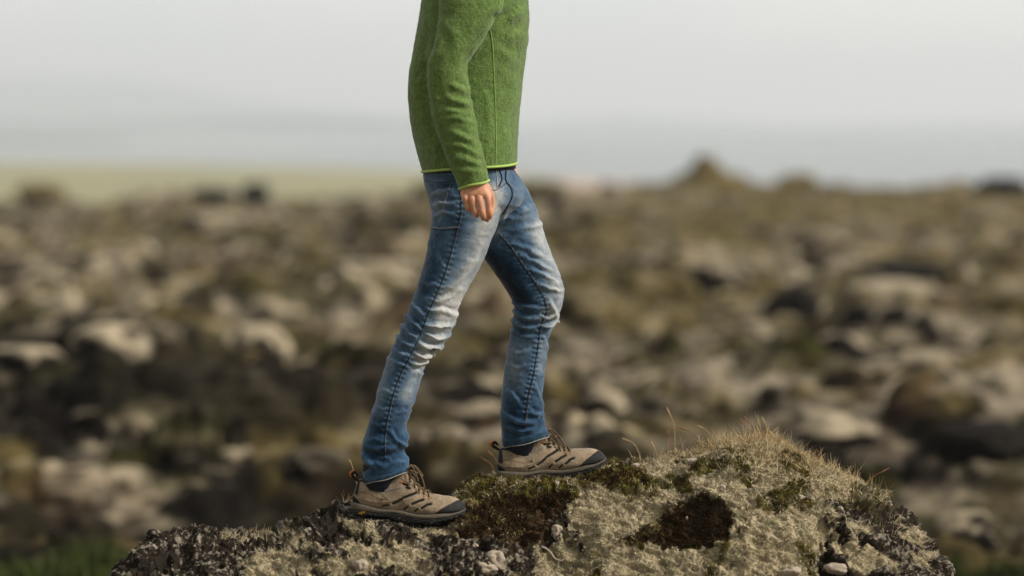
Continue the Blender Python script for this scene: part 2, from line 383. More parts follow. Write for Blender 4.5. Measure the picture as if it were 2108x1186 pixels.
def blob_rock(name, c, r, seed, m, n=3, ang_=0.0, rough=0.5, colf=None, parent=None):
    import bmesh
    bm = bmesh.new(); bmesh.ops.create_icosphere(bm, subdivisions=n, radius=1); me = bpy.data.meshes.new(name); bm.to_mesh(me); bm.free()
    p = co(me).astype(float); q = p + seed*3.7
    d = 1 + rough*(fbm(q, 1.1, 3, seed)-0.5)*2 + 0.35*rough*(ridged(q, 2.6, 3, seed+9)-0.5)
    fl = np.minimum(1, 0.75+0.25*_h(np.array([seed]), np.array([1]), np.array([2]), 3)[0])
    p = p*d[:, None]; p[:, 2] = np.where(p[:, 2] > fl, fl+(p[:, 2]-fl)*0.35, p[:, 2])
    p *= np.array(r); ca, sa = math.cos(ang_), math.sin(ang_)
    p = np.stack([p[:, 0]*ca-p[:, 1]*sa, p[:, 0]*sa+p[:, 1]*ca, p[:, 2]], -1)
    setco(me, p); me.polygons.foreach_set('use_smooth', np.ones(len(me.polygons), dtype=bool))
    o = link(name, me, m, parent); o.location = c
    if colf: setcol(me, colf(p+np.array(c), nor(me)))
    return o
def put(px, py, wpx, hpx, label, cat='boulder', seed=1, tone='mossy', name='mossy_boulder', group='mossy lava boulders on the field behind'):
    """a boulder whose middle is seen near (px,py) standing on the lava"""
    dyy = (py+hpx*0.35-250)/FPX; Y = min(1.9/max(dyy, 0.02), 72)
    for _ in range(5):
        X = (px-1054)/FPX*Y; z = terrain_base(np.array([X]), np.array([Y]))[0]+0.1
        Y = Y*0.5+0.5*min(max((CAMZ-z)/max(dyy, 0.015), 9.5), 76)
    k = Y/FPX; P = V(px, py, Y)
    def cf(v, n):
        kk = fbm(v, 2.5, 3, seed); up = n[:, 2]
        if tone == 'dark': b = BAS*(0.8+0.9*kk)[:, None]; return b
        if tone == 'olive': return OLIVE*1.1*(0.6+0.9*kk)[:, None] + 0.25*OCH*sstep(0.3, 0.8, up)[:, None]
        if tone == 'ochre': return OCH*(0.7+0.8*kk)[:, None]
        k8 = fbm(v, 7.0, 3, seed+5); mo = sstep(0.35, 0.70, up+1.3*(kk-0.5)+1.6*(k8-0.5))[:, None]*(0.30 if tone == 'dim' else 1.0); return BAS*1.4*(1-mo)+PALE*0.95*(0.78+0.45*kk)[:, None]*mo
    hz = max(hpx*0.5*k, 0.12); o = blob_rock(name, (P.x, Y+wpx*0.25*k, P.z-hz*0.55), (wpx*0.5*k, wpx*0.45*k, hz*1.25), seed, M_brock, 4, seed*1.3 % 0.8-0.4, 0.55, cf)
    return tag(o, label, cat, group)
G1 = 'mossy lava boulders on the field behind'; G2 = 'dark crags along the crest of the lava field'
put(425, 462, 165, 75, 'bright pale moss covered boulder below the far left crest', seed=2)
put(525, 705, 140, 110, 'pale grey moss mound left of the rear knee, brightest there', seed=3)
put(235, 705, 190, 130, 'wide grey lichen boulder at far left middle of the lava', seed=4)
put(50, 745, 150, 90, 'pale boulder cut by the left edge of the picture', seed=5)
put(105, 570, 110, 60, 'small pale boulder high at the far left', seed=6)
put(760, 560, 170, 60, 'flat pale mossy boulder just left of the thigh', seed=7)
put(630, 805, 80, 45, 'small oval pale rock above the dark hollow', seed=8)
put(1240, 835, 95, 45, 'small pale rock over the toe of the front shoe', seed=9)
put(1215, 755, 130, 70, 'pale rounded rock right of the front shin', seed=10)
put(1490, 575, 150, 90, 'pale steep sided boulder at right beyond the front knee', seed=11)
put(1370, 745, 100, 70, 'pale rounded rock second right of the front shin', seed=12)
put(1740, 715, 120, 90, 'tall pale boulder in the right middle ground', seed=13)
put(1850, 610, 260, 90, 'wide pale mossy boulder right of the dark split rocks', seed=14)
put(1560, 700, 110, 90, 'grey rounded boulder left of the green gully', seed=16)
put(1010, 800, 130, 60, 'pale boulder seen between the two legs', seed=17)
put(985, 850, 110, 45, 'low pale rock between the shins, nearest the shoes', seed=18)
put(1330, 790, 150, 60, 'wide grey rock beyond the grass stalks', seed=19)
put(1900, 760, 240, 110, 'broad pale mound at far right middle ground', seed=20)
put(1700, 880, 220, 42, 'long pale moss slab rising behind the right of the boulder', seed=21)
put(1960, 950, 300, 90, 'long pale slab sloping down at the right edge', seed=22)
put(1995, 1085, 130, 50, 'low pale rock right of the boulder shoulder', seed=23)
put(200, 870, 130, 80, 'dull brown rock in the dark lava at left', seed=24, tone='dim')
put(430, 860, 120, 50, 'narrow tan rock over the black hollow', seed=25, tone='dim')
put(190, 980, 230, 80, 'tan rock just above the green grass', seed=26, tone='dim')
put(520, 770, 110, 50, 'low speckled rock left of the rear shin', seed=27, tone='dim')
put(640, 955, 150, 70, 'dim brown rock behind the rear heel', seed=28, tone='dim')
put(1860, 560, 200, 60, 'dark split lava rock high in the right middle ground', tone='dark', name='lava_rock', seed=31)
put(1640, 620, 110, 90, 'dark lava rock beside the green gully', tone='dark', name='lava_rock', seed=32)
put(780, 470, 130, 90, 'dark lava crag left of the hip', tone='dark', name='lava_rock', seed=33)
put(2030, 900, 190, 60, 'black lava ledge at the right edge', tone='dark', name='lava_rock', seed=34)
put(520, 390, 60, 45, 'small brown crag standing up from the left crest', tone='dark', name='crag', group=G2, seed=35)
put(80, 392, 90, 45, 'low brown crag at the far left of the crest', tone='ochre', name='crag', group=G2, seed=36)
put(440, 398, 90, 30, 'dark low crag left of the brown crag', tone='dark', name='crag', group=G2, seed=37)
put(2062, 385, 120, 60, 'black crag on the skyline at the right edge', tone='dark', name='crag', group=G2, seed=38)
put(1650, 370, 90, 40, 'small olive hump on the right skyline', tone='ochre', name='crag', group=G2, seed=39)
put(875, 395, 80, 70, 'olive crag hidden partly behind the hip pocket', tone='olive', name='crag', group=G2, seed=40)
put(1110, 385, 130, 40, 'flat olive crag right of the front hip', tone='olive', name='crag', group=G2, seed=41)
# the pointed hill on the skyline with its stone cap
Yp = 74; a = V(1450, 372, Yp)
prof = [(0, 0.78), (0.12, 0.72), (0.3, 0.46), (0.55, 0.24), (0.8, 0.1), (1, 0)]
rings = []
for t_, h_ in prof[::-1]:
    rings.append([[a.x+(2.7 if math.cos(q) > 0 else 2.0)*t_*math.cos(q)+0.0, Yp+1.4*t_*math.sin(q), a.z-0.30+h_*1.28] for q in np.linspace(0, 2*math.pi, 40, endpoint=False)])
vv, ff = ringmesh(crom(np.array(rings).reshape(len(rings), -1), 6).reshape(-1, 40, 3))
knoll = mesh_np('grassy_knoll', vv, ff, M_brock); me = knoll.data; c_ = co(me); c_ = c_+nor(me)*(0.3*(fbm(c_, 2.0, 4, 3)-0.5))[:, None]; setco(me, c_)
setcol(me, (OCH*0.9)*(0.6+0.8*fbm(c_, 1.5, 3, 9))[:, None]); tag(knoll, 'pointed olive knoll standing highest on the right skyline', 'knoll')
cp = V(1447, 322, Yp); cr_ = blob_rock('summit_stone', (cp.x, Yp, cp.z-0.10), (0.22, 0.3, 0.16), 77, M_brock, 3, 0, 0.3, lambda v, n: np.tile(RUST*1.6, (len(v), 1)))
tag(cr_, 'small brownish stone on top of the pointed knoll', 'stone')

# ------------------------------------------------------------------ the foreground boulder
PROF = [(120, 1900, 6.45), (170, 1450, 6.48), (215, 1290, 6.5), (255, 1186, 6.5), (283, 1135, 6.5), (318, 1110, 6.52), (370, 1100, 6.53), (430, 1095, 6.55), (500, 1101, 6.55), (556, 1100, 6.55),
        (600, 1082, 6.56), (650, 1070, 6.57), (700, 1048, 6.57), (760, 1047, 6.57), (830, 1055, 6.58), (890, 1062, 6.58), (925, 1054, 6.6), (950, 1018, 6.66), (985, 997, 6.72), (1040, 988, 6.76), (1100, 986, 6.78),
        (1180, 981, 6.79), (1240, 967, 6.79), (1300, 966, 6.8), (1400, 954, 6.8), (1450, 937, 6.8), (1500, 927, 6.81), (1540, 918, 6.81), (1580, 913, 6.82), (1620, 933, 6.81), (1680, 955, 6.8), (1750, 990, 6.79),
        (1800, 1016, 6.78), (1850, 1052, 6.76), (1885, 1090, 6.74), (1910, 1140, 6.72), (1925, 1186, 6.7), (1940, 1260, 6.68), (1960, 1450, 6.65), (2000, 1900, 6.6)]
PX = np.array([V(*p).x for p in PROF]); PZ = np.array([V(*p).z for p in PROF]); PY = np.array([p[2] for p in PROF])
def rock_plain(X, Y):
    H = np.interp(X, PX, PZ); Yr = np.interp(X, PX, PY); t = Yr-Y
    fr = np.where(t > 0, 0.03*t + 0.62*np.clip(t-0.15, 0, None) - 0.62*0.10*(1-np.exp(-np.clip(t-0.15, 0, None)/0.10)), 0)
    fr += np.where(t > 0.75, 3.0*(t-0.75)**1.3, 0)
    b = -t; bk = np.where(b > 0, 0.06*b+1.3*np.clip(b-0.06, 0, None)**1.3, 0)
    bk += np.where(b > 0.5, 2.5*(b-0.5), 0)
    # the right half bulges forward as one broad mossy shoulder
    bul = 0.045*np.exp(-(((X-0.55)/0.35)**2+((Y-6.42)/0.16)**2)) + 0.03*np.exp(-(((X-1.0)/0.14)**2+((Y-6.38)/0.16)**2))
    bul -= 0.035*np.exp(-(((X-0.13)/0.07)**2+((Y-6.36)/0.09)**2))
    return np.maximum(H-fr-bk+bul, -1.45)
def ell(px, py, cx, cy, rx, ry, soft=0.25): return 1-sstep(1-soft, 1+soft, np.hypot((px-cx)/rx, (py-cy)/ry))
def rock_masks(X, Y):
    z = rock_plain(X, Y); P = np.stack([X, Y, z], -1).reshape(-1, 3); px, py = proj(P)
    k = fbm(P, 16, 4, 201)-0.5; k2 = fbm(P, 50, 3, 211)-0.5; qx, qy = px+26*k+34*k2, py+20*k+26*k2; px = px+80*k+44*k2; py = py+60*k+34*k2
    # bare dark rock
    rk = np.clip((1-sstep(905, 960, px)) + ell(px, py, 990, 1150, 110, 60)*0.9 + ell(px, py, 1145, 1102, 55, 34)
                 + sstep(1685, 1735, px-(1186-py)*(-0.15)+ (py-1100)*0.55)*sstep(1000, 1050, py), 0, 1)
    for (cx, cy, rx, ry) in ((530, 1098, 75, 14), (565, 1172, 72, 36), (790, 1132, 80, 18), (710, 1165, 60, 20), (840, 1168, 50, 16), (895, 1100, 45, 10),
                             (1765, 1085, 30, 16), (1875, 1105, 26, 16), (1790, 1165, 40, 22), (1900, 1160, 14, 20), (1740, 1125, 32, 22), (745, 1085, 30, 10), (620, 1120, 35, 10)):
        rk = rk*(1-ell(px, py, cx, cy, rx, ry, 0.4))
    gr = np.clip(ell(px, py, 1040, 1010, 125, 34, 0.35)+ell(px, py, 1250, 985, 85, 24)+0.38*ell(px, py, 1540, 958, 100, 46, 0.5)+0.35*ell(px, py, 1690, 1000, 75, 35, 0.5)+0.5*ell(px, py, 1780, 1035, 70, 18, .5)+0.5*ell(px, py, 1330, 1010, 50, 20, .5)+0.75*sstep(0.60, 0.66, fbm(P, 13, 3, 221))*(px > 1150)*(px < 1690), 0, 1)
    br = np.clip(ell(qx, qy, 1437, 1082, 76, 58, 0.16)+0.9*ell(px, py, 1045, 1078, 125, 46, 0.5)+ell(px, py, 1125, 1042, 55, 26)+0.7*ell(px, py, 1325, 1110, 45, 18, 0.4)+0.7*ell(px, py, 1265, 992, 75, 18), 0, 1)
    return rk, gr, br, px, py, P
def rock_z(X, Y):
    z0 = rock_plain(X, Y); rk, gr, br, px, py, P = rock_masks(X, Y)
    q = P.copy(); rk = rk.reshape(-1)
    big = 0.05*(fbm(q, 7, 3, 301)-0.5)
    fx = q[:, 0]*26+2*fbm(q, 20, 2, 5); d1, d2, idr = worley2(fx, q[:, 1]*26, 8)
    cracked = 0.050*(ridged(q, 22, 4, 311)-0.62) + 0.045*(ridged(q, 10, 2, 313)-0.6) + 0.024*(idr-0.5) + 0.010*(fbm(q, 110, 3, 321)-0.5)
    d1, d2, idr = worley2(q[:, 0]*30+1.5*fbm(q, 40, 2, 7), q[:, 1]*22+1.5*fbm(q, 40, 2, 6), 12)
    al = 0.88*q[:, 0]-0.47*q[:, 1]; ac = 0.47*q[:, 0]+0.88*q[:, 1]; wv = np.stack([al*13, ac*52, q[:, 0]*0], -1)+1.3*fbm(q, 9, 2, 351)[:, None]
    soft = 0.013*(np.sqrt(np.clip(1-(d1/0.8)**2, 0, 1))-0.5)*(0.5+idr) + 0.030*(ridged(wv, 1.0, 3, 361)-0.6) + 0.022*(fbm(q, 26, 3, 331)-0.5) + 0.008*(fbm(q, 150, 3, 341)-0.5)
    a = sstep(0.3, 0.7, rk); dz = big+cracked*a+soft*(1-a)
    e1, e2, eid = worley2(q[:, 0]*19+1.2*fbm(q, 30, 2, 17), q[:, 1]*19+1.2*fbm(q, 30, 2, 16), 22); gb = np.clip(gr+br*(1-ell(px, py, 1437, 1082, 100, 80)), 0, 1).reshape(-1)
    dz = dz+gb*(0.020*(np.sqrt(np.clip(1-(e1/0.75)**2, 0, 1))-0.5)*(0.4+eid)+0.012*(fbm(q, 60, 3, 371)-0.5))
    dz = dz-0.014*sstep(0.4, 0.9, br.reshape(-1))+0.004*gr.reshape(-1)
    # flattened where the soles rest
    for (x0, x1, yc, k) in ((718, 930, 6.46, 0.9), (1022, 1215, 6.72, 0.8)):
        xa = V(x0, 1000, yc).x; xb = V(x1, 1000, yc).x
        m = sstep(xa-0.03, xa+0.01, q[:, 0])*(1-sstep(xb-0.01, xb+0.03, q[:, 0]))*np.exp(-((q[:, 1]-yc)/0.075)**4); dz = dz*(1-k*m)
    global LASTDZ
    LASTDZ = dz.reshape(X.shape); return z0 + LASTDZ, (rk, gr, br, px, py, P)
def rock_pos(X, Y):
    z, m = rock_z(X, Y); dz = LASTDZ; e = 0.02; zx = (rock_plain(X+e, Y)-rock_plain(X-e, Y))/(2*e); zy = (rock_plain(X, Y+e)-rock_plain(X, Y-e))/(2*e)
    s = 1.25; gx = np.clip(-zx*s, -1.5, 1.5); gy = np.clip(-zy*s, -1.2, 1.2); l = np.sqrt(gx*gx+gy*gy+1); return X+gx/l*dz, Y+gy/l*dz, z-dz+dz/l, m
xs = np.concatenate([np.linspace(V(60, 1000, 6.5).x-0.1, V(250, 1000, 6.5).x, 60, endpoint=False), np.linspace(V(250, 1000, 6.5).x, V(1935, 1000, 6.8).x, 860, endpoint=False), np.linspace(V(1935, 1000, 6.8).x, 1.45, 60)])
ys = np.concatenate([np.linspace(5.05, 5.95, 50, endpoint=False), np.linspace(5.95, 6.9, 400, endpoint=False), np.linspace(6.9, 7.8, 60)])
X, Y = np.meshgrid(xs, ys); X, Y, Z, (rk, gr, br, mpx, mpy, P0) = rock_pos(X, Y)
side = 1-sstep(0, 0.12, xs-xs[0])*(1-sstep(xs[-1]-0.1, xs[-1], xs)); Z = Z*(1-side[None, :])-1.45*side[None, :]
v = np.stack([X, Y, Z], -1).reshape(-1, 3); n = len(xs); i = np.arange(len(ys)-1)[:, None]*n + np.arange(n-1)[None, :]
f = np.stack([i, i+1, i+n+1, i+n], -1).reshape(-1, 4)
rock = mesh_np('mossy_boulder', v, f, M_rock)
rk, gr, br = (sstep(0.3, 0.7, q.reshape(-1)) for q in (rk, gr, br))
k1 = fbm(v, 60, 4, 401); k2 = fbm(v, 160, 3, 411); k3 = fbm(v, 22, 3, 421)
lich = sstep(0.565, 0.61, 0.22*(fbm(v, 11, 3, 435)-0.5)+0.5*fbm(v, 150, 3, 431)+0.3*fbm(v, 60, 2, 432)+0.2*fbm(v, 24, 2, 441)+0.05*(k2-0.5)); nn = nor(rock.data)
rc = np.array([0.024, 0.019, 0.014])*(0.3+1.4*k1)[:, None]
rc = rc*(1-lich[:, None]*0.85)+np.array([0.31, 0.265, 0.205])*(0.5+0.7*k2)[:, None]*lich[:, None]*0.85
pc = np.array([0.40, 0.335, 0.21])*(0.5+0.72*k1)[:, None]
og = sstep(0.56, 0.66, k3)[:, None]*0.6; pc = pc*(1-og)+np.array([0.20, 0.19, 0.10])*og
gc = np.array([0.075, 0.065, 0.022])*(0.5+1.1*k1)[:, None]; bc = np.array([0.040, 0.025, 0.012])*(0.5+1.0*k1)[:, None]
col = pc*(1-rk)[:, None]+rc*rk[:, None]; col = col*(1-gr)[:, None]+gc*gr[:, None]; col = col*(1-br)[:, None]+bc*br[:, None]
setcol(rock.data, col)
tag(rock, 'lichen and moss covered lava boulder the walker steps onto in the foreground', 'boulder')

# strands of moss, each a bent two-face blade; one mesh per kind
def surf(x, y):
    z, m = rock_z(x, y); return z, m
def strands(name, label, X, Y, Zs, Nn, length, width, cols, lean=0.6, curl=0.5, cat='moss', m=M_moss, wind=(0, 0, 0)):
    n = len(X); B = np.stack([X, Y, Zs], -1); d = Nn + rng.normal(0, lean, (n, 3)) + np.array(wind); d /= np.linalg.norm(d, axis=1)[:, None]
    s = np.cross(d, rng.normal(0, 1, (n, 3))); s /= np.linalg.norm(s, axis=1)[:, None]+1e-9
    l = (length*(0.5+rng.random(n)))[:, None]; wd = (width*(0.6+0.8*rng.random(n)))[:, None]/2
    d2 = d + rng.normal(0, curl, (n, 3)); d2 /= np.linalg.norm(d2, axis=1)[:, None]
    B = B-Nn*0.002; Mi = B+d*l*0.55; Tp = Mi+d2*l*0.45
    v = np.stack([B-s*wd, B+s*wd, Mi-s*wd*0.8, Mi+s*wd*0.8, Tp], 1).reshape(-1, 3)
    b = np.arange(n)[:, None]*5; f = np.concatenate([b+np.array([[0, 1, 3]]), b+np.array([[0, 3, 2]]), b+np.array([[2, 3, 4]])])
    o = mesh_np(name, v, f, m, smooth=False); setcol(o.data, np.repeat(cols, 5, 0)); tag(o, label, cat, kind='stuff'); return o
def sample(nn_, x0=250, x1=1930, y0=6.0, y1=6.85):
    x = rng.uniform(V(x0, 1000, 6.5).x, V(x1, 1000, 6.7).x, nn_); y = rng.uniform(y0, y1, nn_)
    x0_, y0_ = x, y; x, y, z, (rk, gr, br, px, py, P) = rock_pos(x, y); e = 0.006
    zx = rock_plain(x0_+e, y0_)-rock_plain(x0_-e, y0_); zy = rock_plain(x0_, y0_+e)-rock_plain(x0_, y0_-e)
    N_ = np.stack([-zx/(2*e), -zy/(2*e), np.ones(nn_)], -1); N_ = np.clip(N_, -2, 2); N_ /= np.linalg.norm(N_, axis=1)[:, None]
    ipx, ipy = proj(np.stack([x, y, z], -1)); vis = ipy < 1240
    # keep the soles' footprints clear
    for (a, b, yc) in ((716, 962, 6.46), (1018, 1255, 6.72)):
        vis &= ~((ipx > a) & (ipx < b) & (np.abs(y-yc-0.005) < 0.040))
    return x, y, z, N_, rk, gr, br, vis
x, y, z, Nn, rk, gr, br, vis = sample(520000)
u = rng.random(len(x)); P = np.stack([x, y, z], -1); k1 = fbm(P, 60, 2, 501); k3 = fbm(P, 22, 3, 421); k4 = fbm(P, 35, 3, 521)
j1 = rng.random(len(x)); j2 = rng.random(len(x)); kp = fbm(P, 40, 3, 551); isr = rk > 0.25+0.5*j1
cush = br > 0.93; gq = gr*(0.30+1.1*sstep(0.38, 0.62, kp)); bq = np.where(cush, 1.0, br*(0.35+1.0*sstep(0.62, 0.4, kp)))
isb = (bq > 0.35+0.5*j2) & ~isr; isg = (gq > 0.3+0.6*j1) & ~isr & ~isb; isg |= (br > 0.4) & ~isb & ~isr & (j1 < 0.75); isp = ~isr & ~isg & ~isb
m = isp & vis & (u < 0.85) & (k4 > 0.40)
pc = np.array([0.66, 0.56, 0.38])*(0.4+0.75*rng.random(m.sum()))[:, None]*np.where(k3[m] > 0.57, 0.55, 1.0)[:, None]
strands('pale_moss', 'pale grey woolly moss growing over the right of the boulder', x[m], y[m], z[m], Nn[m], 0.0105, 0.0017, pc, 1.1, 1.3)
m = isg & vis
jj = rng.random(m.sum())[:, None]; bb = sstep(0.35, 0.65, fbm(P[m], 30, 2, 561))[:, None]
cc = np.where(jj < 0.20+0.5*bb, np.array([[0.20, 0.155, 0.030]]), np.where(jj > 0.9, np.array([[0.14, 0.06, 0.02]]), np.array([[0.055, 0.055, 0.013]])))*(0.5+0.9*rng.random(m.sum()))[:, None]
strands('green_moss', 'yellow green moss around the front shoe and along the crest', x[m], y[m], z[m], Nn[m], 0.0085, 0.0019, cc, 0.6, 0.7)
m = isb & vis
cc = np.where(rng.random(m.sum())[:, None] < 0.3, np.array([[0.075, 0.032, 0.014]]), np.array([[0.028, 0.022, 0.010]]))*(0.5+0.9*rng.random(m.sum()))[:, None]
strands('brown_moss', 'dark red brown moss in round cushions on the boulder', x[m], y[m], z[m], Nn[m], 0.011, 0.0019, cc, 0.6, 0.7)
m = isr & vis & (k4 > 0.62) & (u < 0.14)
cc = np.array([0.36, 0.30, 0.22])*(0.4+0.8*rng.random(m.sum()))[:, None]
strands('grey_lichen', 'grey crusty lichen flakes on the dark rock at left', x[m], y[m], z[m], Nn[m], 0.004, 0.0035, cc, 1.0, 0.9, 'lichen')
# dry grass on the crest and down the right shoulder
def grass_at(name, label, spots, length, width, ca, cb, cat='grass', wind=(0.1, 0, 0.2), lean=0.45):
    X_, Y_, Ln = [], [], []
    for (px, py, sx, sy, nb, l) in spots:
        ax = V(px, py, 6.7).x; Yc = np.interp(ax, PX, PY)-sy; X_.append(rng.normal(ax, sx, nb)); Y_.append(rng.normal(Yc, 0.03+abs(sy)*0.2, nb)); Ln.append(np.full(nb, l))
    X_ = np.concatenate(X_); Y_ = np.concatenate(Y_); Ln = np.concatenate(Ln); X_, Y_, Z_, _ = rock_pos(X_, Y_); n = len(X_)
    col = np.array(ca)+(np.array(cb)-np.array(ca))*rng.random(n)[:, None]; V5 = []; F = []
    N_ = np.tile(np.array([0, -0.15, 1.0]), (n, 1)); d = N_+rng.normal(0, lean, (n, 3))+np.array(wind); d /= np.linalg.norm(d, axis=1)[:, None]
    s = np.cross(d, rng.normal(0, 1, (n, 3))); s /= np.linalg.norm(s, axis=1)[:, None]; B = np.stack([X_, Y_, Z_-0.003], -1)
    l = (Ln*(0.4+0.9*rng.random(n)))[:, None]; bend = rng.normal(0, 0.45, (n, 3)); bend[:, 2] = -np.abs(bend[:, 2])*0.7; pts = [B]; dd = d.copy()
    for q in range(4):
        B = B+dd*l/4; pts.append(B); dd = dd+bend*0.33; dd /= np.linalg.norm(dd, axis=1)[:, None]
    wds = [1, 0.95, 0.8, 0.55, 0.2]; vv = []
    for p, q in zip(pts, wds): vv += [p-s*width*q/2, p+s*width*q/2]
    v = np.stack(vv, 1).reshape(-1, 3); b = np.arange(n)[:, None]*10
    f = np.concatenate([b+np.array([[2*q, 2*q+1, 2*q+3, 2*q+2]]) for q in range(4)])
    o = mesh_np(name, v, f, M_moss, smooth=False); setcol(o.data, np.repeat(col, 10, 0)); return tag(o, label, cat, kind='stuff')
grass_at('dry_grass', 'straw coloured dry grass along the crest and shoulder of the boulder', [(1560, 915, 0.10, 0.03, 260, 0.055), (1640, 960, 0.10, 0.10, 300, 0.05), (1470, 945, 0.07, 0.03, 160, 0.05), (1700, 1010, 0.09, 0.16, 300, 0.045), (1580, 1010, 0.09, 0.18, 260, 0.05), (1575, 905, 0.02, -0.01, 110, 0.075), (1545, 912, 0.05, 0.0, 500, 0.030), (1620, 930, 0.06, 0.02, 420, 0.026), (1500, 925, 0.06, 0.03, 300, 0.026),
    (1600, 960, 0.08, 0.1, 900, 0.024), (1680, 1000, 0.08, 0.15, 700, 0.024), (1600, 1040, 0.06, 0.22, 300, 0.028), (1800, 1150, 0.025, 0.3, 60, 0.05), (1350, 990, 0.03, 0.08, 60, 0.035), (1650, 1080, 0.09, 0.28, 350, 0.022),
    (1455, 940, 0.04, 0.0, 160, 0.024), (1400, 955, 0.05, -0.01, 120, 0.022), (545, 1120, 0.02, 0.12, 60, 0.03), (560, 1110, 0.015, 0.1, 50, 0.035), (1720, 985, 0.05, 0.0, 200, 0.018), (710, 1050, 0.02, -0.02, 40, 0.03), (1000, 985, 0.02, -0.01, 30, 0.025), (520, 1180, 0.05, 0.3, 30, 0.02)],
    0, 0.0015, (0.60, 0.49, 0.29), (0.34, 0.24, 0.12), lean=0.75)
grass_at('russet_grass', 'fine russet stems on the crest and beside the heels', [(1530, 905, 0.03, -0.01, 60, 0.05), (1650, 940, 0.04, 0.0, 90, 0.024), (1690, 955, 0.04, 0.0, 90, 0.022), (1390, 950, 0.05, -0.02, 130, 0.02), (1000, 975, 0.03, -0.03, 26, 0.05), (720, 1050, 0.02, -0.04, 22, 0.055), (1600, 1050, 0.07, 0.25, 160, 0.02), (1100, 1040, 0.05, 0.14, 200, 0.014)],
    0, 0.0012, (0.20, 0.08, 0.04), (0.11, 0.05, 0.025), lean=0.35)
# single stalks one can count
def stalk(pts, label, Y=6.8, m=M_straw, head=True, rad=0.0011):
    w3 = [V(a, b, Y) for a, b in pts]; base = w3[0]; e = bpy.data.objects.new('grass_stalk', None); C.objects.link(e); e.location = base
    v_, f_ = tube([p-base for p in w3], [rad]*(len(w3)-1)+[rad*0.5], 6, 5); mesh_np('stem', v_, f_, m, e)
    if head:
        a, b = w3[-2]-base, w3[-1]-base; c0 = a+(b-a)*0.35
        v_, f_ = tube([c0, c0+(b-c0)*0.3, c0+(b-c0)*0.7, b], [0.0008, 0.0023, 0.0019, 0.0006], 6, 3); mesh_np('seed_head', v_, f_, m, e)
    tag(e, label, 'grass stalk', 'dry grass stalks on the boulder crest')
stalk([(1386, 955), (1389, 905), (1386, 870), (1372, 838)], 'tallest dry grass stalk, standing upright left of the crest')
stalk([(1322, 965), (1316, 935), (1303, 912), (1280, 902)], 'pale arching stalk nearest the front shoe toe')
stalk([(1358, 962), (1352, 935), (1340, 908)], 'short stalk between the arching one and the tallest')
stalk([(1388, 940), (1378, 905), (1374, 885)], 'thin russet stalk leaning on the tallest stalk', m=M_straw2)
stalk([(1478, 925), (1465, 900), (1452, 884), (1436, 876)], 'dry stalk bowed to the left above the crest')
stalk([(1450, 925), (1425, 890), (1395, 878)], 'long fine russet stalk bowed far to the left', m=M_straw2, rad=0.0008)
stalk([(1545, 905), (1535, 880), (1522, 862)], 'curled russet stalk left of the straw tuft', m=M_straw2)
stalk([(1556, 905), (1550, 880), (1530, 856)], 'taller curled stalk just left of the straw tuft', m=M_straw2)
stalk([(1590, 905), (1580, 885), (1568, 858)], 'thick straw coloured stalk rising from the tuft')
stalk([(1776, 1003), (1800, 980), (1832, 963)], 'lone russet stalk slanting right off the shoulder', m=M_straw2)
stalk([(1672, 945), (1680, 925), (1686, 932)], 'tiny dark stalk on the slope right of the tuft', m=M_straw2, head=False)
stalk([(738, 1050), (735, 1000), (725, 960), (718, 945)], 'thin pale stalk behind the rear heel', Y=6.6)
stalk([(1030, 985), (1020, 945), (1000, 925)], 'russet stalk behind the front heel', Y=6.85, m=M_straw2)
stalk([(1022, 985), (1010, 955), (985, 940)], 'lower russet stalk behind the front heel', Y=6.86, m=M_straw2)
# pebbles and stones lying on the boulder
def rz(px, py):
    """where the view ray through the pixel meets the boulder"""
    ys_ = np.linspace(5.9, 6.9, 260); Pn = np.array([V(px, py, t) for t in ys_]); zz, _ = rock_z(Pn[:, 0], Pn[:, 1]); hit = np.where(zz > Pn[:, 2])[0]
    k = hit[0] if len(hit) else 200; return Vector((Pn[k, 0], Pn[k, 1], zz[k]))
def pebble(px, py, wpx, hpx, label, m=M_pebble, name='pebble', cat='pebble', seed=1, g='pale pebbles on the boulder', rough=0.85, n=4, lift=0.3):
    p = rz(px, py); s = p.y/FPX; o = blob_rock(name, (p.x, p.y, p.z+hpx*s*0.5*lift), (wpx*s*0.38, wpx*s*0.34, hpx*s*0.45), seed, m, n, seed*0.7, rough); return tag(o, label, cat, g)
pebble(1146, 1002, 12, 14, 'small round white pebble in the moss under the front shoe', seed=3, lift=0.9)
pebble(1306, 963, 24, 13, 'white pebble on the crest right of the front shoe', seed=4)
pebble(1431, 957, 34, 14, 'largest white pebble, on the crest under the stalks', seed=5)
pebble(1648, 1026, 26, 12, 'long white pebble below the grassy crest', seed=6)
pebble(1671, 1031, 16, 9, 'small white pebble beside the long one', seed=7)
pebble(1730, 1051, 14, 11, 'pale pebble at the edge of the dark right shoulder', seed=8)
pebble(1487, 1010, 14, 16, 'pale grey pebble in the woolly moss above the round cushion', seed=9)
pebble(1414, 1069, 6, 8, 'tiny white speck of stone in the round brown cushion', seed=10)
pebble(1148, 1098, 34, 32, 'rough pale knob of stone in the dark hollow', seed=11, rough=0.6, name='stone', cat='stone', g=None)
pebble(1018, 1158, 46, 40, 'knobbly pale stone near the bottom edge below the hollow', seed=12, rough=0.7, name='stone', cat='stone', g=None)
pebble(1003, 1182, 60, 30, 'pale stone cut by the bottom edge right of centre', seed=22, rough=0.7, name='stone', cat='stone', g=None)
pebble(742, 1172, 38, 30, 'pinkish pale stone at the bottom edge left of centre', seed=13, rough=0.6, name='stone', cat='stone', g=None)
pebble(1634, 1184, 50, 18, 'white stone at the bottom edge on the right', seed=14)
pebble(978, 1126, 14, 10, 'small tan pebble on the dark rock', seed=15)
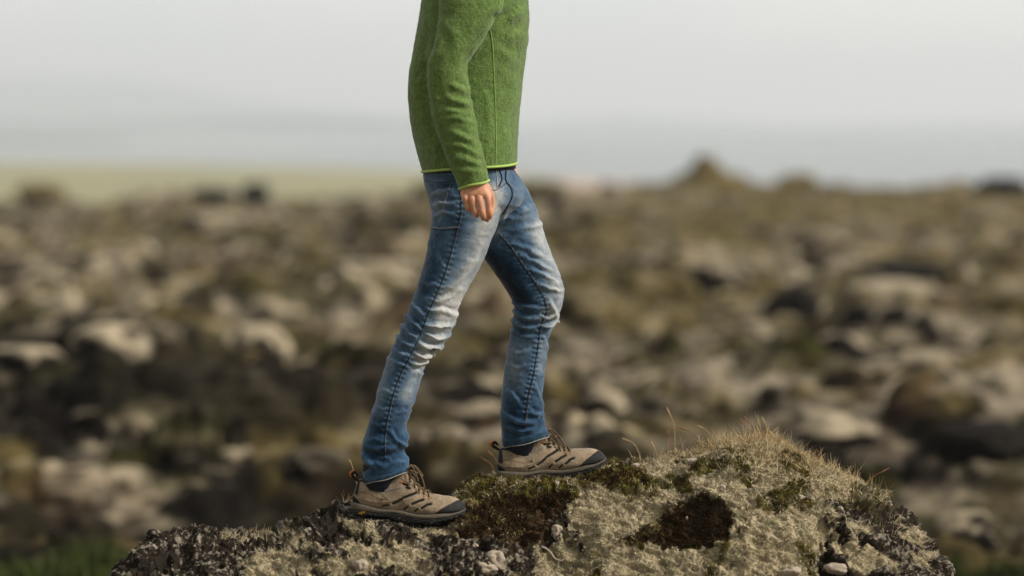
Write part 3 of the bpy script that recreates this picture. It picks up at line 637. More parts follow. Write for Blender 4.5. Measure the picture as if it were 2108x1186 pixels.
pebble(590, 1066, 78, 44, 'dark angular stone standing on the left crest', m=M_dark, name='dark_stone', cat='stone', seed=16, g=None, rough=0.5, lift=0.6)
pebble(1720, 1175, 60, 26, 'pale lump of rock low on the right shoulder', seed=17, rough=0.5)
p0 = [rz(a, b) for a, b in ((1098, 1130), (1118, 1132), (1133, 1142), (1143, 1155), (1160, 1162))]
c0 = p0[0]; v_, f_ = tube([p-c0+Vector((0, -0.004, 0.004)) for p in p0], [0.0022, 0.003, 0.003, 0.0026, 0.001], 8, 5)
tw = mesh_np('twig', v_, f_, M_pebble); tw.location = c0; tag(tw, 'thin pale twig curling over the dark rock', 'twig')
# blurred grass at the lower left
n = 14000; x = rng.uniform(-3.4, -1.62, n); y = rng.uniform(9.6, 10.9, n); zt = terrain(x, y)
gm = np.random.default_rng(3); cc = np.array([0.055, 0.072, 0.018])*(0.3+1.2*gm.random(n))[:, None]
mnd = 0.16*sstep(-1.7, -2.4, x)
strands('green_grass', 'dark green grass at the lower left corner', x, y, zt+mnd*0, np.tile([0, 0, 1.0], (n, 1)), 0.17, 0.009, cc, 0.4, 0.5, 'grass')
x = rng.uniform(1.85, 2.7, n); y = rng.uniform(9.3, 10.7, n); zt = terrain(x, y)
strands('green_grass', 'dark green growth at the lower right edge beyond the boulder', x, y, zt, np.tile([0, 0, 1.0], (n, 1)), 0.10, 0.009, cc*0.7, 0.5, 0.5, 'grass')

# ------------------------------------------------------------------ the walker
M_skin = mat('skin', base=(0.60, 0.295, 0.175), rough=0.5, spec=0.4, sss=0.15, noise=(70, 0.85, 1.1), bump=[('noise', 400, 0.2, 0.001)])
M_denim = mat('denim', attr='tint', rough=0.85, spec=0.15, sheen=0.25, noise=(420, 0.72, 1.28), noise2=(30, 0.85, 1.15), bump=[('noise', 60, 0.35, 0.004), ('noise', 500, 0.5, 0.001)])
M_fleece = mat('knit fleece', base=(0.122, 0.190, 0.055), rough=1.0, spec=0.05, sheen=0.3, noise=(260, 0.6, 1.42), noise2=(50, 0.8, 1.22), bump=[('noise', 240, 0.9, 0.003), ('noise', 28, 0.35, 0.01)])
M_trim = mat('lime trim', base=(0.36, 0.50, 0.12), rough=0.7, noise=(300, 0.85, 1.15))
M_seamg = mat('green seam thread', base=(0.22, 0.36, 0.09), rough=0.9, noise=(400, 0.6, 1.2))
M_navy = mat('navy seam', base=(0.010, 0.014, 0.024), rough=0.9)
M_thread = mat('pale thread', base=(0.34, 0.34, 0.33), rough=0.9, noise=(500, 0.4, 1.3))
M_suede = mat('tan suede', attr='tint', rough=0.9, spec=0.2, sheen=0.3, noise=(180, 0.75, 1.2), noise2=(40, 0.85, 1.12), bump=[('noise', 300, 0.4, 0.001)])
M_rubber = mat('dark rubber', base=(0.021, 0.021, 0.0205), rough=0.75, spec=0.2, noise=(200, 0.7, 1.4), bump=[('noise', 250, 0.3, 0.001)])
M_mid = mat('midsole foam', base=(0.115, 0.095, 0.07), rough=0.7, noise=(120, 0.7, 1.25), bump=[('noise', 200, 0.3, 0.001)])
M_mesh = mat('black mesh lining', base=(0.012, 0.011, 0.012), rough=0.95)
M_lace = mat('brown flecked lace', base=(0.075, 0.05, 0.025), rough=0.85, noise=(220, 0.3, 2.6))
M_orange = mat('orange webbing', base=(0.50, 0.13, 0.03), rough=0.7, noise=(300, 0.6, 1.2))
M_yellow = mat('yellow rubber mark', base=(0.70, 0.32, 0.03), rough=0.6)
M_hair = mat('brown hair', base=(0.06, 0.035, 0.02), rough=0.7, noise=(80, 0.6, 1.5), bump=[('noise', 90, 0.8, 0.004)])
M_sock = mat('dark sock', base=(0.015, 0.018, 0.028), rough=0.95, noise=(200, 0.7, 1.3))
M_eye = mat('eye white', base=(0.7, 0.68, 0.64), rough=0.3)
M_leather = mat('black belt leather', base=(0.015, 0.012, 0.011), rough=0.5, noise=(90, 0.8, 1.3))

pelvis = [(874, 322, 1056, 318, 6.60, .138), (872, 352, 1058, 343, 6.60, .15), (875, 380, 1074, 375, 6.60, .16), (883, 410, 1080, 402, 6.60, .160), (889, 432, 1070, 424, 6.60, .150), (897, 455, 1045, 446, 6.60, .125), (925, 474, 1018, 466, 6.60, .08), (950, 486, 1000, 480, 6.6, .04)]
legN = [(885, 395, 1020, 380, 6.53, .085), (889, 435, 1040, 412, 6.52, .092), (887, 472, 1029, 452, 6.515, .092), (880, 512, 1009, 500, 6.51, .09), (868, 558, 989, 546, 6.505, .086), (856, 598, 965, 590, 6.50, .082), (842, 636, 944, 633, 6.495, .077), (826, 676, 937, 668, 6.49, .074),
        (806, 720, 913, 708, 6.485, .070), (791, 756, 881, 738, 6.48, .067), (777, 805, 869, 778, 6.475, .068), (762, 860, 852, 830, 6.47, .066), (748, 903, 837, 878, 6.467, .062), (742, 926, 843, 903, 6.465, .063), (746, 946, 833, 922, 6.463, .057), (755, 962, 838, 938, 6.462, .055), (747, 972, 842, 948, 6.461, .057), (753, 992, 841, 967, 6.46, .053)]
legF = [(950, 352, 1052, 346, 6.65, .085), (955, 385, 1075, 374, 6.66, .09), (960, 415, 1092, 402, 6.67, .092), (968, 455, 1104, 432, 6.68, .092), (978, 495, 1115, 466, 6.685, .09), (996, 530, 1131, 512, 6.688, .086), (1019, 562, 1149, 553, 6.69, .082), (1043, 598, 1161, 592, 6.692, .077), (1058, 634, 1159, 626, 6.695, .073),
        (1053, 672, 1146, 660, 6.70, .068), (1047, 708, 1131, 696, 6.703, .065), (1040, 755, 1124, 748, 6.706, .066), (1034, 805, 1117, 800, 6.71, .064), (1030, 850, 1119, 842, 6.713, .061), (1032, 882, 1123, 868, 6.716, .059), (1036, 918, 1129, 896, 6.718, .055)]
torso = [(869, 352, 1064, 337, 6.60, .172), (858, 312, 1066, 300, 6.60, .174), (848, 268, 1068, 255, 6.60, .172), (842, 222, 1072, 210, 6.60, .168), (840, 185, 1077, 165, 6.60, .165), (845, 138, 1083, 112, 6.60, .165), (853, 90, 1089, 62, 6.60, .168), (862, 42, 1089, 20, 6.60, .172),
         (868, 0, 1084, -22, 6.60, .178), (876, -45, 1066, -60, 6.60, .182), (895, -82, 1038, -90, 6.60, .16), (918, -106, 1015, -112, 6.60, .11), (930, -130, 1008, -136, 6.60, .072), (934, -150, 1010, -156, 6.60, .066)]
slN = [(905, -95, 1020, -88, 6.475, .05), (900, -62, 1040, -45, 6.445, .065), (903, -10, 1036, 5, 6.42, .067), (903, 38, 1017, 45, 6.405, .064), (895, 80, 992, 85, 6.395, .061), (885, 118, 967, 120, 6.388, .058), (881, 150, 962, 142, 6.383, .057), (883, 182, 966, 172, 6.38, .056), (889, 222, 972, 208, 6.376, .055),
       (897, 262, 980, 248, 6.372, .053), (908, 300, 988, 286, 6.368, .050), (922, 335, 997, 320, 6.364, .047), (936, 366, 1003, 352, 6.362, .043), (944, 388, 1007, 372, 6.36, .040)]
slF = [(905, -95, 1020, -88, 6.725, .05), (898, -62, 1038, -45, 6.755, .065), (893, -10, 1022, 5, 6.79, .064), (888, 50, 990, 55, 6.81, .058), (878, 105, 960, 120, 6.825, .055), (885, 160, 960, 140, 6.82, .053), (925, 220, 990, 190, 6.80, .05), (965, 270, 1025, 240, 6.78, .047), (1000, 312, 1046, 280, 6.765, .042), (1020, 338, 1055, 312, 6.755, .038)]

# body: one mesh, grown inside the clothes, with head and hands in the open
def shr(rs, k): return [(a+(c-a)*(1-k)/2, b+(d-b)*(1-k)/2, c-(c-a)*(1-k)/2, d-(d-b)*(1-k)/2, Y, dd*k) for a, b, c, d, Y, dd in rs]
bp = [loft(shr(torso[:-2], .86), 32, 3), loft(shr(pelvis, .86), 32, 3), loft(shr(legN[:-2], .70), 24, 3), loft(shr(legF[:-2], .70), 24, 3), loft(shr(slN[:-1], .72), 24, 3), loft(shr(slF[:-1], .72), 24, 3)]
bp.append(loft([(930, -100, 1010, -105, 6.6, .06), (936, -150, 1012, -152, 6.6, .060), (938, -200, 1015, -200, 6.6, .058)], 24, 3))
0 and bp.append(loft([(758, 965, 810, 950, 6.46, .030), (760, 1005, 800, 995, 6.46, .026), (758, 1035, 850, 1040, 6.46, .022)], 20, 3))
0 and bp.append(loft([(1048, 895, 1105, 880, 6.718, .032), (1052, 930, 1095, 920, 6.718, .026), (1055, 965, 1140, 965, 6.72, .022)], 20, 3))
hc = V(984, -244, 6.6)
def hp(x, y, z): return (hc.x+x, hc.y+y, hc.z+z)
bp += [ellipsoid(hp(-0.012, 0, 0.03), (0.095, 0.076, 0.088)), ellipsoid(hp(0.028, 0, -0.03), (0.062, 0.06, 0.082)), ellipsoid(hp(0.045, 0, -0.085), (0.036, 0.034, 0.026)), ellipsoid(hp(0.078, 0, 0.025), (0.018, 0.052, 0.012)),
       tube([hp(0.085, 0, 0.012), hp(0.100, 0, -0.012), hp(0.112, 0, -0.032)], [0.008, 0.010, 0.012], 10, 3), ellipsoid(hp(0.092, 0, -0.040), (0.014, 0.019, 0.009)),
       ellipsoid(hp(0.086, 0, -0.063), (0.012, 0.025, 0.006)), ellipsoid(hp(0.084, 0, -0.074), (0.012, 0.021, 0.006)), ellipsoid(hp(0.06, 0.034, -0.02), (0.028, 0.022, 0.026)), ellipsoid(hp(0.06, -0.034, -0.02), (0.028, 0.022, 0.026))]
for s in (-1, 1): bp.append(ellipsoid(hp(-0.008, s*0.078, -0.006), (0.019, 0.007, 0.032)))
# right hand, back towards the camera, fingers loosely curled
def fingers():
    o = [loft([(955, 352, 996, 345, 6.362, .021), (951, 378, 1001, 366, 6.358, .022), (948, 393, 1007, 386, 6.353, .0225), (948, 403, 1013, 399, 6.350, .021), (952, 410, 1013, 408, 6.351, .015)], 28, 4, 2.5)]
    F = [[(957, 400, 6.350, 8.0), (957, 405, 6.337, 8.6), (960, 418, 6.340, 7.3), (964, 429, 6.343, 7.6), (967, 432, 6.358, 7.0), (967, 424, 6.376, 6.4)],
         [(971, 400, 6.347, 9.0), (971.5, 409, 6.335, 9.2), (975, 424, 6.335, 8.2), (979, 438, 6.337, 8.4), (981, 443, 6.354, 7.8), (980, 433, 6.376, 7.0)],
         [(986, 401, 6.346, 9.2), (987, 410, 6.3335, 9.6), (991, 428, 6.332, 8.4), (994.5, 443, 6.334, 8.6), (996, 449, 6.352, 8.0), (994, 438, 6.376, 7.2)],
         [(1003, 399, 6.347, 9.2), (1004, 408, 6.336, 9.4), (1006, 426, 6.337, 8.6), (1008, 440, 6.340, 8.6), (1006, 447, 6.356, 7.8), (1002, 438, 6.378, 7.0)],
         [(1000, 384, 6.368, 11.5), (1009, 402, 6.382, 11), (1012, 424, 6.386, 9.6), (1008, 440, 6.378, 9.2), (1003, 452, 6.366, 7.6)]]
    for ch in F: o.append(tube([V(a, b, Y) for a, b, Y, r in ch], [r*0.001 for a, b, Y, r in ch], 16, 5))
    for (a, b) in ((1, 2), (2, 3), (0, 1)):  # tendons on the back of the hand
        pass
    for (x_, r_) in ((971, .0030), (986, .0034), (1003, .0032), (957, .0026)):
        o.append(tube([V(x_*0.5+976*0.5, 372, 6.3395), V(x_*0.8+976*0.2, 388, 6.3385), V(x_, 404, 6.334)], [r_*0.35]*3, 8, 3))
    return o
hand = voxel(fingers(), 0.0011, 3)
farhand = voxel([tube([V(1030, 322, 6.75), V(1045, 345, 6.735), V(1053, 362, 6.72), V(1058, 380, 6.705)], [.021, .023, .022, .018], 16, 4, flat=0.7)] +
                [tube([V(1050+q*4, 362, 6.735-q*.014), V(1058+q*3, 385, 6.72-q*.012), V(1062+q*2, 402, 6.70-q*.01)], [.009, .0085, .007], 10, 4) for q in range(4)] +
                [tube([V(1050, 345, 6.70), V(1060, 358, 6.69), V(1062, 372, 6.685)], [.010, .0095, .008], 10, 4)], 0.002, 2)
body = voxel(bp, 0.0045, 2)
import bmesh
bm = bmesh.new(); bm.from_mesh(body); bm.from_mesh(hand); bm.from_mesh(farhand); bm.to_mesh(body); bm.free()
body.polygons.foreach_set('use_smooth', np.ones(len(body.polygons), dtype=bool))
person = link('person', body, M_skin)
tag(person, 'walker in green fleece, faded blue jeans and tan hiking shoes stepping up on the boulder', 'person')
hair = voxel([ellipsoid(hp(-0.022, 0, 0.042), (0.098, 0.084, 0.090)), ellipsoid(hp(-0.055, 0, -0.02), (0.052, 0.068, 0.065))], 0.004, 2)
c_ = co(hair); hn = nor(hair); setco(hair, c_+hn*(0.010*(fbm(c_, 60, 3, 9)-0.3))[:, None]); hair = link('hair', hair, M_hair, person)
for s in (-1, 1):
    v_, f_ = ellipsoid(hp(0.075, s*0.031, 0.005), (0.012, 0.0125, 0.0095)); e = mesh_np('eye', v_, f_, M_eye, person)
    v_, f_ = ellipsoid(hp(0.0852, s*0.031, 0.005), (0.0025, 0.0052, 0.0052)); mesh_np('iris', v_, f_, M_hair, e)

# jeans
jm = voxel([loft(pelvis, 64, 4, 2.2), loft(legN, 56, 4, 2.15), loft(legF, 56, 4, 2.15)], 0.0032, 3)
c_ = co(jm)
NEAR = [([(884, 408), (905, 396), (935, 388)], 5, 6), ([(890, 426), (910, 418), (938, 420)], 5, 6), ([(890, 447), (915, 438), (940, 442)], 4, 6), ([(884, 378), (910, 372), (935, 376)], 3, 5),
        ([(935, 478), (965, 470), (1000, 455)], 2.5, 9), ([(948, 560), (975, 535), (995, 500)], 3, 9), ([(920, 600), (950, 572), (975, 545)], 2.5, 8), ([(880, 500), (900, 520), (915, 555)], 2.5, 8),
        ([(862, 585), (885, 590), (905, 580)], 3, 6), ([(895, 618), (925, 612), (950, 590)], 3.5, 7),
        ([(846, 628), (865, 640), (884, 652)], 5, 5), ([(832, 648), (850, 664), (874, 676)], 6, 5), ([(822, 668), (842, 684), (866, 696)], 6, 5), ([(812, 690), (832, 704), (858, 714)], 5, 5), ([(802, 715), (822, 722), (848, 732)], 4, 5), ([(796, 738), (815, 742), (840, 752)], 3, 5),
        ([(880, 636), (912, 640), (942, 652)], 5, 6), ([(876, 662), (905, 672), (936, 668)], 6, 5.5), ([(872, 684), (900, 694), (928, 690)], 7, 5), ([(858, 704), (885, 712), (912, 714)], 8, 5), ([(850, 724), (878, 728), (904, 730)], 7, 5), ([(846, 745), (866, 746), (884, 742)], 5, 5),
        ([(850, 770), (860, 765), (872, 772)], 3, 5), ([(785, 800), (800, 806), (812, 800)], 2.5, 5), ([(776, 835), (790, 842), (803, 838)], 2.5, 5), ([(815, 850), (832, 842), (848, 848)], 2.5, 5), ([(770, 870), (785, 876), (800, 872)], 2.5, 5),
        ([(803, 882), (818, 905), (840, 920)], 7, 6), ([(750, 905), (775, 898), (800, 900)], 4, 7), ([(748, 945), (790, 955), (838, 945)], 5, 7), ([(790, 936), (810, 945), (825, 940)], 3, 5), ([(744, 932), (760, 945), (775, 962)], 4, 5)]
NEARV = [([(746, 925), (785, 932), (832, 932)], -8, 7), ([(1034, 440), (1024, 462), (1008, 490)], -3, 5), ([(780, 965), (765, 975), (750, 968)], -3, 6), ([(912, 705), (890, 722), (870, 722)], -4, 4)]
FAR = [([(1036, 462), (1065, 438), (1098, 425)], 5, 7), ([(1055, 478), (1085, 466), (1116, 462)], 5, 7), ([(1050, 495), (1090, 512), (1120, 532)], 4, 6), ([(1066, 520), (1105, 540), (1140, 562)], 4, 6), ([(1088, 552), (1120, 565), (1155, 585)], 5, 5.5), ([(1105, 578), (1130, 592), (1158, 600)], 4, 5),
       ([(1128, 610), (1140, 635), (1148, 660)], 5, 7), ([(1056, 622), (1085, 630), (1108, 632)], 6, 5), ([(1054, 642), (1085, 652), (1115, 655)], 7, 5), ([(1052, 662), (1080, 672), (1108, 674)], 6, 5), ([(1048, 684), (1072, 692), (1096, 694)], 4, 5),
       ([(1112, 668), (1130, 672), (1148, 662)], 8, 5), ([(1108, 648), (1125, 655), (1140, 648)], 5, 4.5), ([(1115, 690), (1122, 705), (1128, 725)], 3, 5), ([(1050, 720), (1070, 726), (1090, 722)], 3, 5), ([(1046, 750), (1066, 758), (1088, 752)], 2.5, 6),
       ([(1036, 800), (1055, 812), (1075, 840)], 4, 6), ([(1036, 850), (1065, 868), (1100, 872)], 6, 6), ([(1090, 845), (1108, 858), (1120, 856)], 5, 5), ([(1038, 880), (1060, 893), (1100, 886)], 4, 5), ([(1100, 790), (1110, 820), (1118, 840)], 3, 5)]
FARV = [([(1045, 570), (1070, 600), (1085, 625)], -3, 8), ([(1040, 868), (1060, 880), (1090, 882)], -4, 5)]
NEAR = [(a, b*1.65, c*0.8) for a, b, c in NEAR]; FAR = [(a, b*1.65, c*0.8) for a, b, c in FAR]
r1 = folds(jm, NEAR, 6.45, (0, 6.60)); r1 += folds(jm, NEARV, 6.45, (0, 6.60))
r2 = folds(jm, FAR, 6.64, (6.52, 9)); r2 += folds(jm, FARV, 6.64, (6.56, 9))
c_ = co(jm); n_ = nor(jm); q_ = c_*np.array([9, 9, 24]); q_[:, 2] += 5*c_[:, 0]; rel = 0.0065*(ridged(q_, 1.0, 3, 611)-0.62); setco(jm, c_+n_*rel[:, None])
# seam puckers
seamN = [(946, 392), (948, 438), (936, 489), (918, 556), (900, 602), (881, 645), (863, 695), (842, 737), (820, 781), (806, 823), (795, 874), (791, 905), (791, 950)]
seamF = [(1026, 482), (1048, 507), (1077, 549), (1104, 588), (1120, 618), (1124, 644), (1112, 672), (1106, 720), (1098, 769), (1086, 819), (1080, 866)]
def pucker(me, pl, Y, ylim, per, amp):
    c = co(me); n = nor(me); d, t, sg = pldist(c[:, 0], c[:, 2], [(V(a, b, Y).x, V(a, b, Y).z) for a, b in pl])
    L_ = sum(math.hypot(pl[i+1][0]-pl[i][0], pl[i+1][1]-pl[i][1]) for i in range(len(pl)-1))
    m = sstep(ylim[0]-.01, ylim[0]+.01, c[:, 1])*(1-sstep(ylim[1]-.01, ylim[1]+.01, c[:, 1]))*(1-sstep(-0.2, 0.4, n[:, 1])); wv = Y/FPX
    ph = t*L_/per*2*math.pi; ph = ph+1.5*np.sin(t*17)
    a = amp*0.001*(np.sin(ph)*np.exp(-((d-4.5*wv)/(4*wv))**2)) - 0.0016*np.exp(-(d/(1.6*wv))**2)
    a *= m*sstep(0, .03, t)*(1-sstep(.98, 1, t)); setco(me, c+n*a[:, None]); return a
r1 += pucker(jm, seamN, 6.44, (0, 6.58), 11, 2.6); r2 += pucker(jm, seamF, 6.64, (6.56, 9), 10, 2.8)
c_ = co(jm); n_ = nor(jm); px, py = proj(c_); isN = sstep(6.66, 6.56, c_[:, 1]); isF = 1-isN
def fade(pl, wd, k, side):
    d, t, s = pldist(px, py, pl); return k*np.exp(-(d/wd)**2)*side
k = fbm(c_, 28, 4, 71)-0.5; kf = fbm(c_, 120, 3, 81)-0.5
fd = np.zeros(len(c_))+0.30
front = sstep(0.6, -0.5, n_[:, 1])
for q in (fade([(1010, 400), (1000, 480), (965, 560), (935, 630)], 30, .52, isN), fade([(925, 620), (910, 670), (885, 725)], 26, .60, isN), fade([(868, 735), (855, 775), (835, 815)], 15, .38, isN), fade([(800, 745), (790, 790), (775, 840)], 18, .16, isN), fade([(905, 400), (905, 440)], 16, .2, isN),
          fade([(1108, 470), (1122, 500), (1140, 560), (1152, 620), (1142, 655)], 26, .50, 1), fade([(1065, 720), (1055, 790)], 22, .22, isF), fade([(1120, 700), (1112, 760)], 10, .2, isF), fade([(1022, 400), (1020, 430)], 20, .22, 1), fade([(1075, 390), (1085, 430)], 14, .12, 1)): fd += q
# the inner side of the far leg and the outer rear panel keep their deep colour
fd -= fade([(1010, 520), (1045, 570), (1080, 610)], 26, .40, isF)
fd -= fade([(905, 480), (890, 540), (870, 610)], 18, .10, isN)
fd -= fade([(790, 880), (785, 945)], 40, .14, isN)+fade([(1075, 850), (1080, 895)], 40, .12, isF)
fd += (r1*isN+r2*isF)*34*np.clip(fd+0.15, 0, 1)*0.8 + 0.24*k + 0.20*kf + 28*rel*np.clip(fd+0.2, 0, 1); fd = np.clip(fd, 0, 1)
stops = np.array([0, .18, .36, .6, .85, 1.0]); cols = np.array([[.006, .012, .022], [.016, .044, .088], [.060, .112, .180], [.165, .212, .258], [.33, .35, .36], [.44, .445, .435]])
dc = np.stack([np.interp(fd, stops, cols[:, q]) for q in range(3)], -1)
blue = sstep(860, 900, py)[:, None]*0.55*isN[:, None]+0.35*sstep(800, 850, py)[:, None]*isF[:, None]; dc = dc*(1-blue)+dc*np.array([0.62, 0.90, 0.98])*blue
setcol(jm, dc); jeans = link('jeans', jm, M_denim, person)
jeans['label'] = 'faded blue denim jeans with worn pale thighs and knees'

def bvh_of(*os):
    v = []; f = []
    for o in os:
        b = len(v); v += [tuple(p) for p in co(o.data)]; f += [tuple(i+b for i in p.vertices) for p in o.data.polygons]
    return BVHTree.FromPolygons(v, f)
CAMP = Vector((0, 0, CAMZ))
def drape(bv, pl, step=5, off=0.0008, dmin=0):
    pts = []
    for i in range(len(pl)-1):
        a, b = pl[i], pl[i+1]; n = max(1, int(math.hypot(b[0]-a[0], b[1]-a[1])/step))
        for k in range(n+(i == len(pl)-2)): t = k/n; pts.append((a[0]+(b[0]-a[0])*t, a[1]+(b[1]-a[1])*t))
    o = []
    for a, b in pts:
        d = (V(a, b, 6.5)-CAMP).normalized(); h = bv.ray_cast(CAMP+d*max(dmin, 1), d)
        if h[0]: o.append(h[0]-d*off)
    return o
def seam(name, bv, pl, r, m, parent, off=0.0006, dmin=0, step=5):
    p = drape(bv, pl, step, off, dmin)
    if len(p) < 2: return None
    runs = [[p[0]]]
    for a in p[1:]:
        if (a-runs[-1][-1]).length < 0.045: runs[-1].append(a)
        else: runs.append([a])
    q = max(runs, key=len)
    v_, f_ = tube(q, r, 6, 1); return mesh_np(name, v_, f_, m, parent)
jb = bvh_of(jeans)
def sm(pl, n=4): return [tuple(p) for p in crom(pl, n)]
def offset(pl, d): return [(a+d, b) for a, b in pl]
for pl, m_, r_, o_ in ((seamN, M_navy, .0009, 0), (seamF, M_navy, .0013, 0)): seam('seam', jb, sm(pl), r_, m_, jeans)
seam('stitching', jb, offset(sm(seamF), 4), .0006, M_thread, jeans); seam('stitching', jb, offset(sm(seamN), 3.2), .0005, M_thread, jeans)
seam('fly_seam', jb, sm([(1042, 348), (1041, 371), (1052, 388), (1054, 404), (1046, 423), (1036, 440)]), .0024, M_navy, jeans)
seam('fly_stitching', jb, sm([(1046, 350), (1046, 371), (1057, 388), (1059, 404), (1050, 424), (1041, 440)]), .0007, M_thread, jeans)
seam('belt_loop', jb, sm([(1028, 350), (1033, 366), (1031, 376), (1027, 384)]), .0022, M_navy, jeans)
seam('belt_loop', jb, sm([(1022, 350), (1023, 370), (1024, 386)]), .0016, M_thread, jeans)
seam('waistband_seam', jb, sm([(874, 372), (900, 376), (945, 372)]), .0009, M_navy, jeans)
seam('waistband_seam', jb, sm([(1008, 384), (1018, 392), (1030, 386), (1042, 377)]), .0009, M_navy, jeans)
seam('pocket_seam', jb, sm([(926, 383), (915, 420), (902, 464)]), .0010, M_thread, jeans)
seam('pocket_seam', jb, sm([(889, 467), (910, 470), (943, 467)]), .0011, M_thread, jeans)
seam('pocket_seam', jb, sm([(889, 471), (910, 474), (943, 471)]), .0009, M_navy, jeans)
for rs in (legN, legF):   # turned hems
    a = rs[-1]; b = rs[-2]; q = 0.42
    mid = tuple(a[i]+(b[i]-a[i])*q for i in range(6))
    def gr_(r, k): return (r[0]-k, r[1]+(0.3*k), r[2]+k, r[3]-(0.2*k), r[4], r[5]+k*.0013)
    hm = voxel([loft([gr_(mid, 1.6), gr_(a, 2.0)], 48, 3, 2.15)], 0.003, 2); c_ = co(hm); setco(hm, c_+nor(hm)*(0.0035*(fbm(c_, 45, 2, 3)-0.5))[:, None])
    kk = fbm(co(hm), 70, 3, 4); setcol(hm, np.array([.02, .05, .085])*(0.4+1.2*kk)[:, None]); h_ = link('hem', hm, M_denim, jeans)
    A = V(a[0]-2, a[1]+1, a[4]); B = V(a[2]+2, a[3], a[4]); mc = (A+B)/2; hx = (B-A)/2; ring = []
    for t in np.linspace(0, 2*math.pi, 60, endpoint=False):
        p = mc+hx*math.cos(t)*1.0+Vector((0, (a[5]+.0022)*math.sin(t), 0.0012*math.sin(5*t)-0.001)); ring.append(p)
    v_, f_ = tube(ring+[ring[0]], .0014, 6, 1, cap=False); mesh_np('hem_edge', v_, f_, M_thread, h_)
# belt under the fleece
v_, f_ = loft([(871, 342, 1061, 332, 6.6, .156), (871.5, 356, 1062, 347, 6.6, .157)], 64, 2, 2.2); mesh_np('belt', v_, f_, M_leather, person)

# fleece
fm = voxel([loft(torso, 72, 4, 2.25), loft(slN, 56, 4, 2.1), loft(slF, 40, 4, 2.1)], 0.0034, 3)
SC_ = 1.5
SLF = [([(925, 172), (945, 182), (966, 184)], 3.5, 6), ([(918, 200), (945, 206), (970, 216)], 4.5, 6), ([(912, 228), (942, 230), (972, 238)], 4, 6), ([(912, 246), (945, 242), (978, 256)], 4, 6), ([(930, 272), (955, 285), (984, 302)], 5, 7), ([(918, 300), (945, 302), (985, 318)], 3.5, 7), ([(930, 325), (960, 330), (995, 345)], 4, 7), ([(935, 352), (965, 350), (1000, 358)], 3.5, 6),
       ([(888, 130), (900, 105), (908, 70)], 4, 8), ([(960, 122), (975, 100), (1000, 70)], 3, 6), ([(905, 40), (930, 60), (950, 100)], 2.5, 12), ([(890, 170), (896, 200), (905, 240)], 3, 7)]
TOR = [([(1045, 40), (1060, 25), (1080, 20)], 5, 9), ([(1040, 85), (1062, 75), (1085, 85)], 4, 12), ([(1035, 130), (1055, 170), (1060, 220)], 2.5, 14), ([(995, 180), (1005, 230), (1008, 280)], 2, 8), ([(852, 120), (848, 180), (856, 260)], 3, 9), ([(1030, 260), (1045, 290), (1050, 320)], 2, 10), ([(1010, 95), (1040, 110), (1062, 140)], 3, 10),
       ([(880, 270), (895, 300), (900, 330)], 3, 8)]
TORV = [([(1014, 44), (1035, 32), (1058, 18)], -8, 8), ([(882, 60), (872, 110), (870, 170), (882, 240), (895, 300)], -9, 9)]
SLF = [(a, b*1.6, c) for a, b, c in SLF]; TOR = [(a, b*1.5, c) for a, b, c in TOR]
folds(fm, SLF, 6.33, (0, 6.47)); folds(fm, TOR, 6.44, (0, 6.9)); folds(fm, TORV, 6.44, (0, 6.9))
c_ = co(fm); n_ = nor(fm); setco(fm, c_+n_*(0.0035*(fbm(c_, 24, 3, 5)-0.5)+0.0022*(fbm(c_, 170, 2, 6)-0.5))[:, None])
fleece = link('fleece_jacket', fm, M_fleece, person); fleece['label'] = 'heathered green knit fleece with lime trim'
fb = bvh_of(fleece)
tri = np.array([p.vertices[:3] for p in fm.polygons]); ci = rng.integers(0, len(tri), 90000); cv = co(fm); nv = nor(fm); ctr = cv[tri[ci]].mean(1)+rng.normal(0, .0012, (90000, 3)); keep = ctr[:, 1] < 6.78
kf_ = fbm(ctr, 200, 2, 9)[keep]; fc_ = np.array([0.13, 0.20, 0.060])*(0.5+1.3*kf_*rng.random(keep.sum()))[:, None]
pile = strands('pile', None, ctr[keep, 0], ctr[keep, 1], ctr[keep, 2], nv[tri[ci]].mean(1)[keep]+np.array([0, 0, -0.5]), 0.0034, 0.0006, fc_, 0.8, 0.9, None); pile.parent = fleece
seam('side_seam', fb, sm([(1008, 58), (1013, 85), (1016, 130), (1019, 200), (1021, 260), (1021, 300), (1020, 334)]), .0019, M_seamg, fleece, .0002)
seam('armhole_seam', fb, sm([(1031, -8), (1026, 18), (1012, 48), (996, 74)]), .0017, M_seamg, fleece, .0002)
def ringtrim(a, k, r, name, parent, p=2.25, n=90):
    A = V(a[0]-k, a[1], a[4]); B = V(a[2]+k, a[3], a[4]); mc = (A+B)/2; hx = (B-A)/2; ring = []
    for t in np.linspace(0, 2*math.pi, n, endpoint=False):
        c, s = math.cos(t), math.sin(t); c = math.copysign(abs(c)**(2/p), c); s = math.copysign(abs(s)**(2/p), s)
        ring.append(mc+hx*c+Vector((0, (a[5]+k*.0013)*s, 0.0015*math.sin(3*t+1))))
    v_, f_ = tube(ring+[ring[0]], r, 8, 1, cap=False); return mesh_np(name, v_, f_, M_trim, parent)
ringtrim(torso[0], 0.2, .0036, 'hem_trim', fleece); ringtrim(slN[-1], -0.8, .0034, 'cuff_trim', fleece, 2.1); ringtrim(slF[-1], -0.8, .0034, 'cuff_trim', fleece, 2.1)

